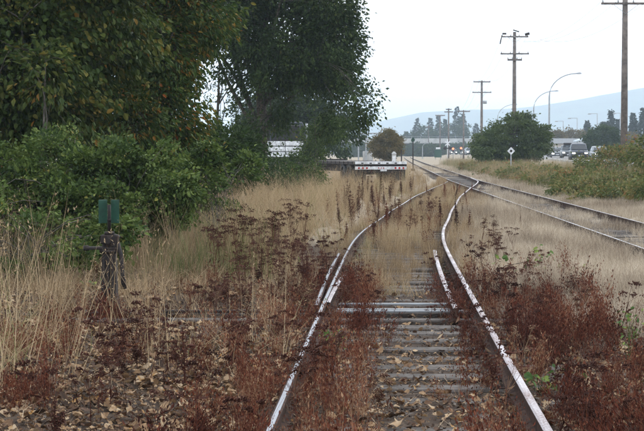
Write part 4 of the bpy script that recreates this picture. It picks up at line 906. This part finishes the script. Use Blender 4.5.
x, y, z = gbase(413, 128); t = thing('target_post', 'dark post with a round green signal target beyond the trailer', 'signal post', (x, y, z))
tz = at(413, 140, 128).z - z
MB().cyl((0, 0, 0), (0, 0, tz), .045, 8).box((0, 0, .1), (.3, .3, .2), None, .01).build('post', M['iron'], t)
mb = MB(); mb.cyl((0, -.05, tz), (0, .05, tz), .15, 16).box((0, 0, tz + .17), (.12, .12, .06)); mb.build('target', M['green_paint'], t)
sitepost('marker_post', 'thin dark post left of the green signal target', 'post', 401.5, 150, 122, .05, M['iron'])
# pale framework behind the hanging branch: old loading gantry
x, y, z = gbase(368, 190); t = thing('loading_gantry', 'pale steel gantry seen under the hanging cottonwood branch', 'gantry', (x, y, z))
for px in (358.5, 366, 380): MB().box((at(px, 151, 190).x - x, 0, 1.9), (.16, .16, 3.8)).build('post', M['galv'], t)
for zz in (3.7, 3.0): MB().box((.1, 0, zz), (2.7, .18, .16)).build('beam', M['galv'], t)
MB().box((.0, .6, .8), (1.2, .9, 1.6), None, .05).build('tank', M['concrete'], t)

# diamond sign and stakes
x, y, z = gbase(511, 96); t = thing('diamond_sign', 'small white diamond sign with a black dot on a thin post by the round tree', 'sign', (x, y, z)); hz = at(511, 151, 96).z - z
MB().cyl((0, 0, 0), (0, 0, hz + .1), .03, 8).build('post', M['galv'], t)
pl = MB().box((0, -.045, hz), (.33, .012, .33), Matrix.Rotation(R(45), 3, 'Y'), .003).build('plate', M['white'], t)
MB().cyl((0, -.052, hz), (0, -.057, hz), .075, 16).build('dot', M['iron'], pl)
for px, Y, h, lb in ((562, 61, .55, 'thin pale wooden stake at the edge of the hedgerow'),):
    x, y, z = gbase(px, Y); props(MB().box((0, 0, h / 2), (.06, .04, h), Matrix.Rotation(.05, 3, 'Y'), .006).build('stake', mat_plain('pale_stake', (.5, .42, .3), .8), None, (x, y, z)), lb, 'stake')

# ------------------------------------------------------------------ utility poles and wires
WP = {}
def pole(key, px, ytop, Y, r, arms, label, insul=True):
    x = at(px, 151, Y).x; z0 = float(ground_z(x, Y)); top = at(px, ytop, Y).z - z0
    t = thing('utility_pole', label, 'utility pole', (x, Y, z0), 0, 'utility poles'); WP[key] = (t, [])
    mb = MB(); mb.tube([(0, 0, 0), (0, 0, top * .5), (0, 0, top)], [r * 1.15, r, r * .8], 12); mb.build('shaft', M['pole'], t)
    for (ya, hw, thick) in arms:
        za = at(px, ya, Y).z - z0; a = MB().box((0, -r - .04, za), (hw * 2, .09, thick), None, .008).build('crossarm', M['pole'], t)
        n = 4
        for k in range(n):
            mb = MB(); xx = -hw * .93 + k * hw * 1.86 / (n - 1); mb.cyl((xx, -r - .04, za + thick / 2), (xx, -r - .04, za + thick / 2 + .13), .045, 8, .03)
            if ya == arms[0][0]: WP[key][1].append(Vector((x + xx, Y - r - .04, z0 + za + thick / 2 + .13)))
            mb.build('insulator', M['galv'], a)
        if hw > .9:
            for s in (-1, 1): MB().tube([(s * hw * .5, -r - .09, za - thick / 2), (0, -r - .03, za - .55)], .016, 5).build('brace', M['galv'], a)
    return t
pole(1, 624, -28, 86, .17, [(4, 1.32, .12), (-22, 1.3, .12)], 'nearest and thickest wooden utility pole rising out of the top of the picture')
tp = pole(2, 514, 32, 137, .17, [(37, 1.15, .12), (54, 1.22, .12), (60, .62, .16)], 'utility pole with three crossarms standing behind the round tree')
mb = MB(); zt = at(514, 33, 137).z
mb.tube([(-1.1, -.2, zt - .35), (-1.25, -.2, zt - 1.1)], .05, 6); mb.build('drop_lead', M['iron'], tp)
for c_, d_, a_ in (((.1, -.25, zt + .02), (.55, .1, .1), .3), ((1.05, -.25, zt - .25), (.4, .12, .22), -.3), ((-.9, -.25, zt - .22), (.35, .12, .14), 0)): MB().box(c_, d_, Matrix.Rotation(a_, 3, 'Y'), .02).build('fuse_cutout', M['iron'], tp)
pole(3, 481.5, 80.5, 226, .18, [(82, 1.2, .16), (92.5, 1.35, .14)], 'utility pole with two crossarms left of the round tree')
mb = MB(); mb.cyl((.45, -.1, at(481, 104, 226).z), (.45, -.1, at(481, 101, 226).z), .28, 10); mb.build('transformer', M['galv'], WP[3][0])
pole(4, 463.5, 110, 305, .16, [(111.5, 1.2, .2)], 'dark utility pole in front of the overpass below the tall fir')
pole(5, 448.5, 108.5, 330, .17, [(112, .9, .2), (109.5, .6, .2)], 'utility pole left of the pole below the tall fir')
pole(6, 440, 115, 400, .16, [(115.5, 1.2, .25)], 'faint utility pole in the haze left of the crossing signal')
pole(7, 428.5, 125, 480, .14, [(127, .9, .25)], 'faintest utility pole close to the overpass pier')
def wire(a, b, sag, label, r=.011):
    a, b = Vector(a), Vector(b); L = (b - a).length; P = [a.lerp(b, k / 16) - Vector((0, 0, sag * 4 * (k / 16) * (1 - k / 16))) for k in range(17)]
    o = MB().tube(P, r, 4).build('power_line', M['galv']); props(o, label, 'wire', 'power lines')
for k1, k2 in ((1, 2), (2, 3), (3, 4)):
    for j in (0, 1, 3):
        wire(WP[k1][1][j], WP[k2][1][j], 1.3, {0: 'left ', 1: 'mid ', 3: 'right '}[j] + {(1, 2): 'thin power line slung between the two nearest utility poles', (2, 3): 'power line running from the three armed pole to the two armed pole', (3, 4): 'power line running from the two armed pole to the dark overpass pole'}[(k1, k2)], .013)

def lamp(px, ytop, Y, armpx, label, head=True):
    x = at(px, 151, Y).x; z0 = float(ground_z(x, Y)); zt = at(px, ytop, Y).z - z0; ax = (armpx - px) / F * Y; st_ = zt * .74
    t = thing('street_lamp', label, 'street lamp', (x, Y, z0), 0, 'street lamps along the road')
    mb = MB(); P = [(0, 0, 0), (0, 0, zt * .4), (0, 0, st_)]
    for k in range(1, 9): a = k / 8 * math.pi / 2; P.append((ax * .85 * (1 - math.cos(a)), 0, st_ + (zt - st_) * math.sin(a)))
    mb.tube(P, [.12, .10, .08] + [.055] * 8, 8); mb.build('post', M['galv'], t)
    mb = MB(); mb.loft([[(ax * .84, -.08, zt - .05), (ax * .84, .08, zt - .05), (ax * .84, .08, zt + .06), (ax * .84, -.08, zt + .06)], [(ax * .93, -.15, zt - .09), (ax * .93, .15, zt - .09), (ax * .93, .1, zt + .12), (ax * .93, -.1, zt + .12)], [(ax, -.08, zt - .05), (ax, .08, zt - .05), (ax, .06, zt + .05), (ax, -.06, zt + .05)]]); mb.build('lamp_head', M['galv'], t)
    MB().cyl((0, 0, 0), (0, 0, .25), .19, 10).build('base', M['concrete'], t)
lamp(549, 73.5, 178, 581, 'nearest and tallest curved street lamp right of the round tree')
lamp(533.5, 91, 226, 558, 'second curved street lamp rising from the round tree')
lamp(497.5, 104.5, 300, 517, 'farthest curved street lamp behind the left half of the round tree')
def hook_lamp(px, ytop, Y, wpx, label):
    x = at(px, 151, Y).x; z0 = float(ground_z(x, Y)); zt = at(px, ytop, Y).z - z0; L = wpx / F * Y
    t = thing('road_gantry_lamp', label, 'lamp post', (x, Y, z0), 0, 'square armed lamp posts')
    MB().tube([(0, 0, 0), (0, 0, zt)], [.16, .10], 8).build('post', M['galv'], t)
    MB().box((-L / 2, 0, zt - .06), (L, .12, .12), None, .01).build('arm', M['galv'], t); MB().box((-L + .3, 0, zt - .18), (.8, .35, .14), None, .03).build('lamp_head', M['galv'], t)
hook_lamp(597, 113.5, 400, 9, 'square armed lamp post left of the tall fir')
hook_lamp(577, 118, 410, 9, 'square armed lamp post above the dark blue car')
hook_lamp(563, 121, 430, 8, 'square armed lamp post farthest left above the orange trees')
hook_lamp(620, 113, 395, 7, 'square armed lamp post beside the nearest utility pole')
# lamp left of the pier seen under the overpass
lamp(422.5, 143, 330, 429, 'small curved lamp under the overpass left of the pier')

# ------------------------------------------------------------------ overpass
x0, x1 = at(338, 151, 550).x, at(560, 151, 550).x; OZ = at(400, 143.5, 550).z
ov = thing('overpass', 'pale concrete road overpass crossing behind the utility poles', 'bridge', ((x0 + x1) / 2, 550, 0)); L = x1 - x0
MB().box((0, 0, OZ + .35), (L, 11, .7), None, .03).build('deck', M['concrete'], ov)
for s in (-1, 1): MB().box((0, s * 5.3, OZ + 1.2), (L, .3, 1.0), None, .03).build('parapet', M['concrete'], ov)
for s in (-3.6, -1.2, 1.2, 3.6): MB().box((0, s, OZ - .3), (L - .2, .5, .6)).build('girder', M['rust'], ov)
for px in (372, 431, 500): 
    xx = at(px, 151, 550).x - ov.location.x
    MB().box((xx, 0, OZ - .95), (1.8, 9, .7), None, .05).box((xx, -3, (OZ - 1.3) / 2), (1.5, 1.3, OZ - 1.3), None, .08).box((xx, 3, (OZ - 1.3) / 2), (1.5, 1.3, OZ - 1.3), None, .08).build('pier', M['concrete'], ov)
mb = MB()
for k in range(int(L / 3)): mb.cyl((-L / 2 + 1 + k * 3, -5.3, OZ + 1.7), (-L / 2 + 1 + k * 3, -5.3, OZ + 2.3), .06, 6)
mb.box((0, -5.3, OZ + 2.3), (L, .08, .08)); mb.build('railing', M['galv'], ov)

# far bank of bushes below the overpass
for i, (px, Y, r, h, lb) in enumerate([(405, 500, 4, 2.0, 'hazy bushes at the left below the overpass'), (445, 520, 4.5, 2.2, 'hazy bushes right of the overpass pier'), (478, 420, 4, 2.2, 'hazy bushes under the overpass beside the round tree'), (418, 470, 4.5, 2.4, 'hazy bushes between the green target post and the overpass pier'), (432, 440, 4, 2.0, 'hazy bushes in front of the overpass pier'), (460, 530, 5, 2.6, 'hazy bushes behind the dark pole under the overpass'), (382, 430, 5, 2.3, 'hazy bushes beyond the small rusty tree'), (360, 420, 5, 2.4, 'hazy bushes beyond the pale gantry')]):
    tree('roadside_bush', lb, 'bush', gbase(px, Y), [B(px, 151 - (h * .6 - 1.6) / Y * F, Y, r, 3, h)], M['leaf_dark'], n_cl=110, per=40, size=.5, cl=1, limbs=2, twigs=.1, tr_r=.1, seed=130 + i)

# signals and panels near the crossing
x, y, z = gbase(447.5, 250); t = thing('crossing_signal', 'white crossing signal mast with a dark crossbar left of the red lights', 'crossing signal', (x, y, z))
hz = at(447, 148.3, 250).z - z; MB().cyl((0, 0, 0), (0, 0, at(447, 139, 250).z - z), .07, 8).build('mast', M['white'], t)
MB().box((0, -.1, hz), (1.15, .16, .16), None, .02).build('crossbar', M['iron'], t)
for s in (-1, 1): MB().cyl((s * .42, -.18, hz), (s * .42, -.28, hz), .17, 12).cyl((s * .42, -.12, hz), (s * .42, -.18, hz), .24, 12).build('lamp_unit', M['iron'], t)
for a in (R(42), -R(42)): MB().box((0, -.1 + a * .02, hz + .75), (.95, .02, .16), Matrix.Rotation(a, 3, 'Y')).build('crossbuck_board', M['white'], t)
for px, py, Y, lb in ((453, 148.8, 330, 'red signal just right of the crossing signal mast'), (461, 148.2, 330, 'red signal nearest the dark utility pole')):
    x, y, z = gbase(px, Y); t = thing('traffic_signal', lb, 'traffic light', (x, y, z), 0, 'red traffic signals'); hz = at(px, py, Y).z - z
    MB().cyl((0, 0, 0), (0, 0, hz), .07, 8).build('post', M['galv'], t); h_ = MB().box((0, -.12, hz - .25), (.36, .22, 1.0), None, .03).build('signal_head', M['iron'], t)
    MB().cyl((0, -.24, hz), (0, -.27, hz), .2, 14).build('lit_lamp', M['redlamp'], h_)
x, y, z = gbase(438, 300); t = thing('green_sign', 'green road sign panel with a white upper strip under the overpass', 'sign', (x, y, z)); hz = at(438, 153.5, 300).z - z
for s in (-.5, .5): MB().cyl((s, 0, 0), (s, 0, hz + .8), .05, 6).build('post', M['galv'], t)
MB().box((0, -.08, hz), (1.35, .04, 1.5), None, .01).build('panel', M['green_paint'], t); MB().box((0, -.08, hz + .98), (.8, .04, .35), None, .01).build('upper_panel', M['white'], t)
x, y, z = gbase(476, 290); t = thing('yellow_sign', 'yellow board on posts at the left edge of the round tree', 'sign', (x, y, z)); hz = at(476, 147, 290).z - z
for s in (-.5, .5): MB().cyl((s, 0, 0), (s, 0, hz), .05, 6).build('post', M['galv'], t)
MB().box((.05, -.08, hz), (1.35, .04, .62), None, .01).build('panel', M['yellow'], t); MB().box((-.85, -.08, hz - .15), (.4, .04, .5)).build('side_panel', mat_plain('pink_board', (.6, .3, .25)), t)
# white roadside building
x, y, z = gbase(572, 340); t = thing('roadside_building', 'low white building with a pale sloping roof beyond the cars', 'building', (x, y, z))
MB().box((0, 3, 1.6), (7.5, 6, 3.2), None, .02).build('wall', mat_plain('cream_wall', (.42, .38, .34), .8, col2=(.33, .29, .26)), t)
mb = MB(); mb.loft([[(-3.9, -.4, 3.203), (3.9, -.4, 3.203), (3.9, 3, 4.3), (-3.9, 3, 4.3)], [(-3.9, 6.4, 3.203), (3.9, 6.4, 3.203), (3.9, 3.1, 4.3), (-3.9, 3.1, 4.3)]]); mb.build('roof', mat_plain('grey_roof', (.16, .17, .18), .8), t)
for k in range(4): w_ = MB().box((-2.7 + k * 1.8, -.02, 1.9), (1.1, .06, 1.0), None, .01).build('window', M['white'], t); MB().box((-2.7 + k * 1.8, -.053, 1.9), (.95, .02, .85)).build('pane', M['glass'], w_)
x, y, z = gbase(583, 335); t = thing('forecourt_canopy', 'pale blue sloping canopy right of the low white building', 'canopy', (x, y, z)); hz = at(583, 138.5, 335).z - z
mb = MB(); mb.loft([[(-1.6, -1, hz - .7), (1.5, -1, hz + .2), (1.5, -1, hz + .45), (-1.6, -1, hz - .45)], [(-1.6, 3, hz - .7), (1.5, 3, hz + .2), (1.5, 3, hz + .45), (-1.6, 3, hz - .45)]]); mb.build('roof', mat_plain('pale_blue_panel', (.5, .58, .66), .4), t)
for s in (-1.2, 1.2): MB().cyl((s, 0, 0), (s, 0, hz - .3), .1, 8).build('post', M['galv'], t)

# ------------------------------------------------------------------ cars
def car(px, Y, kind, paint, label, rz=0, lit=True, rack=False, zoff=0):
    x = at(px, 151, Y).x; z = float(ground_z(x, Y)); z = max(z, .70) + zoff
    t = thing({'suv': 'parked_suv', 'sedan': 'sedan_car', 'van': 'delivery_van'}[kind] if kind != 'suv' else 'suv_car', label, 'car', (x, Y, z), rz, 'cars on the road')
    H, Wd, Lg = {'suv': (1.66, .92, 4.6), 'sedan': (1.42, .88, 4.5), 'van': (2.2, .98, 5.2)}[kind]; belt = H * .60; hood = H * .56
    # lower body: stations from nose (-y, towards the camera) to tail
    S = [(0, .30, hood - .22, .80), (.12, .24, hood - .08, .93), (.6, .2, hood - .01, 1.0), (1.25, .2, belt, 1.0), (2.4, .2, belt + .02, 1.0), (3.6, .2, belt + .03, 1.0), (Lg - .25, .24, belt, .96), (Lg, .35, belt - .15, .88)]
    mb = MB(); rings = []
    for (yy, zb, zt, k) in S:
        w_ = Wd * k; rings.append([(-w_ * .92, yy, zb), (-w_, yy, zb + .16), (-w_, yy, zt - .16), (-w_ * .90, yy, zt), (0, yy, zt + .03), (w_ * .90, yy, zt), (w_, yy, zt - .16), (w_, yy, zb + .16), (w_ * .92, yy, zb)])
    mb.loft(rings, smooth=False)
    G_ = [(1.15, .86, .0), (1.85, .74, .93), (2.3, .73, 1.0), (3.3 if kind == 'sedan' else Lg - .7, .72, .98), (Lg - .45 if kind == 'sedan' else Lg - .12, .84, .0 if kind == 'sedan' else .15)]
    rings = []
    for (yy, k, f) in G_:
        w1 = Wd * .90; w2 = Wd * (.90 - .14 * f); zt = belt - .02 + (H - belt + .02) * f; rings.append([(-w1, yy, belt - .03), (-w2, yy, zt - .05 * f), (-w2 * .9, yy, zt + .0001), (0, yy, zt + .03 * f), (w2 * .9, yy, zt + .0001), (w2, yy, zt - .05 * f), (w1, yy, belt - .03)])
    mb.loft(rings); mb.build('body', paint, t)
    def quad(name, c4, mat, th=.012, par=None):
        c = [Vector(p) for p in c4]; n = (c[1] - c[0]).cross(c[3] - c[0]).normalized()
        if n.y > 0 and abs(n.y) > .3: n = -n
        mb = MB(); mb.loft([[tuple(p - n * .01) for p in c], [tuple(p + n * th) for p in c]]); return mb.build(name, mat, par or t)
    h1 = H - belt; quad('windscreen', [(-Wd * .80, 1.20, belt + .05), (Wd * .80, 1.20, belt + .05), (Wd * .68, 1.80, H - .11), (-Wd * .68, 1.80, H - .11)], M['glass'], .022)
    for s in (-1, 1):
        e = 3.2 if kind == 'sedan' else Lg - .8
        mb = MB(); mb.loft([[(s * (Wd * .885), 1.5, belt + .03), (s * (Wd * .79), 1.95, H - .13), (s * Wd * .79, e, H - .13), (s * Wd * .885, e + .35, belt + .03)], [(s * (Wd * .885 + .02), 1.5, belt + .03), (s * (Wd * .79 + .02), 1.95, H - .13), (s * (Wd * .79 + .02), e, H - .13), (s * (Wd * .885 + .02), e + .35, belt + .03)]]); mb.build('side_window', M['glass'], t)
        mb = MB(); mb.box((s * (Wd + .09), 1.45, belt + .07), (.17, .1, .13), None, .02); mb.build('mirror', paint, t)
        mb = MB(); mb.box((s * Wd * .66, .02, hood - .25), (.30, .10, .14), None, .03); mb.build('headlight', M['headlight'] if lit else M['glass'], t)
        for yy in (.85, Lg - .95): wheel(t, (s * (Wd - .09), yy, .32), .33, .2)
    MB().box((0, .015, hood - .27), (Wd * .85, .06, .16), None, .01).build('grille', M['iron'], t)
    MB().box((0, -.0, .38), (Wd * 1.66, .16, .22), None, .04).build('bumper', M['iron'] if kind == 'suv' else paint, t)
    MB().box((0, -.09, .42), (.34, .02, .12)).build('number_plate', M['white'], t)
    if rack: MB().box((0, 2.6, H + .16), (Wd * 1.1, 1.8, .26), None, .06).build('roof_box', M['iron'], t)
pb = mat_plain('dark_blue_paint', (.012, .02, .04), .35, 0, .05, 2); ps = mat_plain('silver_paint', (.24, .26, .28), .35, .1, .03, 2); pg = mat_plain('grey_paint', (.13, .145, .16), .35, .1, .03, 2); pk = mat_plain('black_paint', (.03, .03, .035), .3, .2, .05, 2)
car(580, 160, 'suv', pb, 'dark blue suv with lit headlights in the middle of the traffic', -.10)
car(601.5, 172, 'sedan', ps, 'silver rounded car half hidden behind the bushes at the right', -.05)
car(557.5, 214, 'sedan', pg, 'silver grey sedan left of the dark blue suv with headlights on', -.10)
car(568.5, 205, 'suv', pg, 'grey car with a dark roof box following behind the dark blue suv', -.10, True, True)
car(534.5, 275, 'suv', pk, 'dark car with orange white headlights beside the round tree', -.08)
car(544, 262, 'sedan', pg, 'small grey car between the round tree and the silver grey sedan', -.08)
car(465.5, 375, 'sedan', ps, 'far pale car with headlights under the overpass right of the dark pole', .02)
car(454, 400, 'sedan', pk, 'far dark car under the overpass left of the dark pole', .02)
car(470.5, 360, 'suv', ps, 'far pale suv beside the left edge of the round tree', .02)

# ------------------------------------------------------------------ haze
mb = MB(); bm_ = bmesh.ops.create_cube(mb.bm, size=1, matrix=Matrix.Translation((0, 3000, 99)) @ Matrix.Diagonal((12200, 12300, 208, 1)))
hm = bpy.data.materials.new('thin_haze'); hm.use_nodes = True; t = hm.node_tree; t.nodes.remove(t.nodes['Principled BSDF'])
pv = t.nodes.new('ShaderNodeVolumePrincipled'); pv.inputs['Color'].default_value = (.70, .85, 1, 1); pv.inputs['Density'].default_value = .00034; pv.inputs['Anisotropy'].default_value = .1
t.links.new(pv.outputs[0], t.nodes['Material Output'].inputs['Volume'])
hz_ = mb.build('haze', hm); hz_['kind'] = 'stuff'
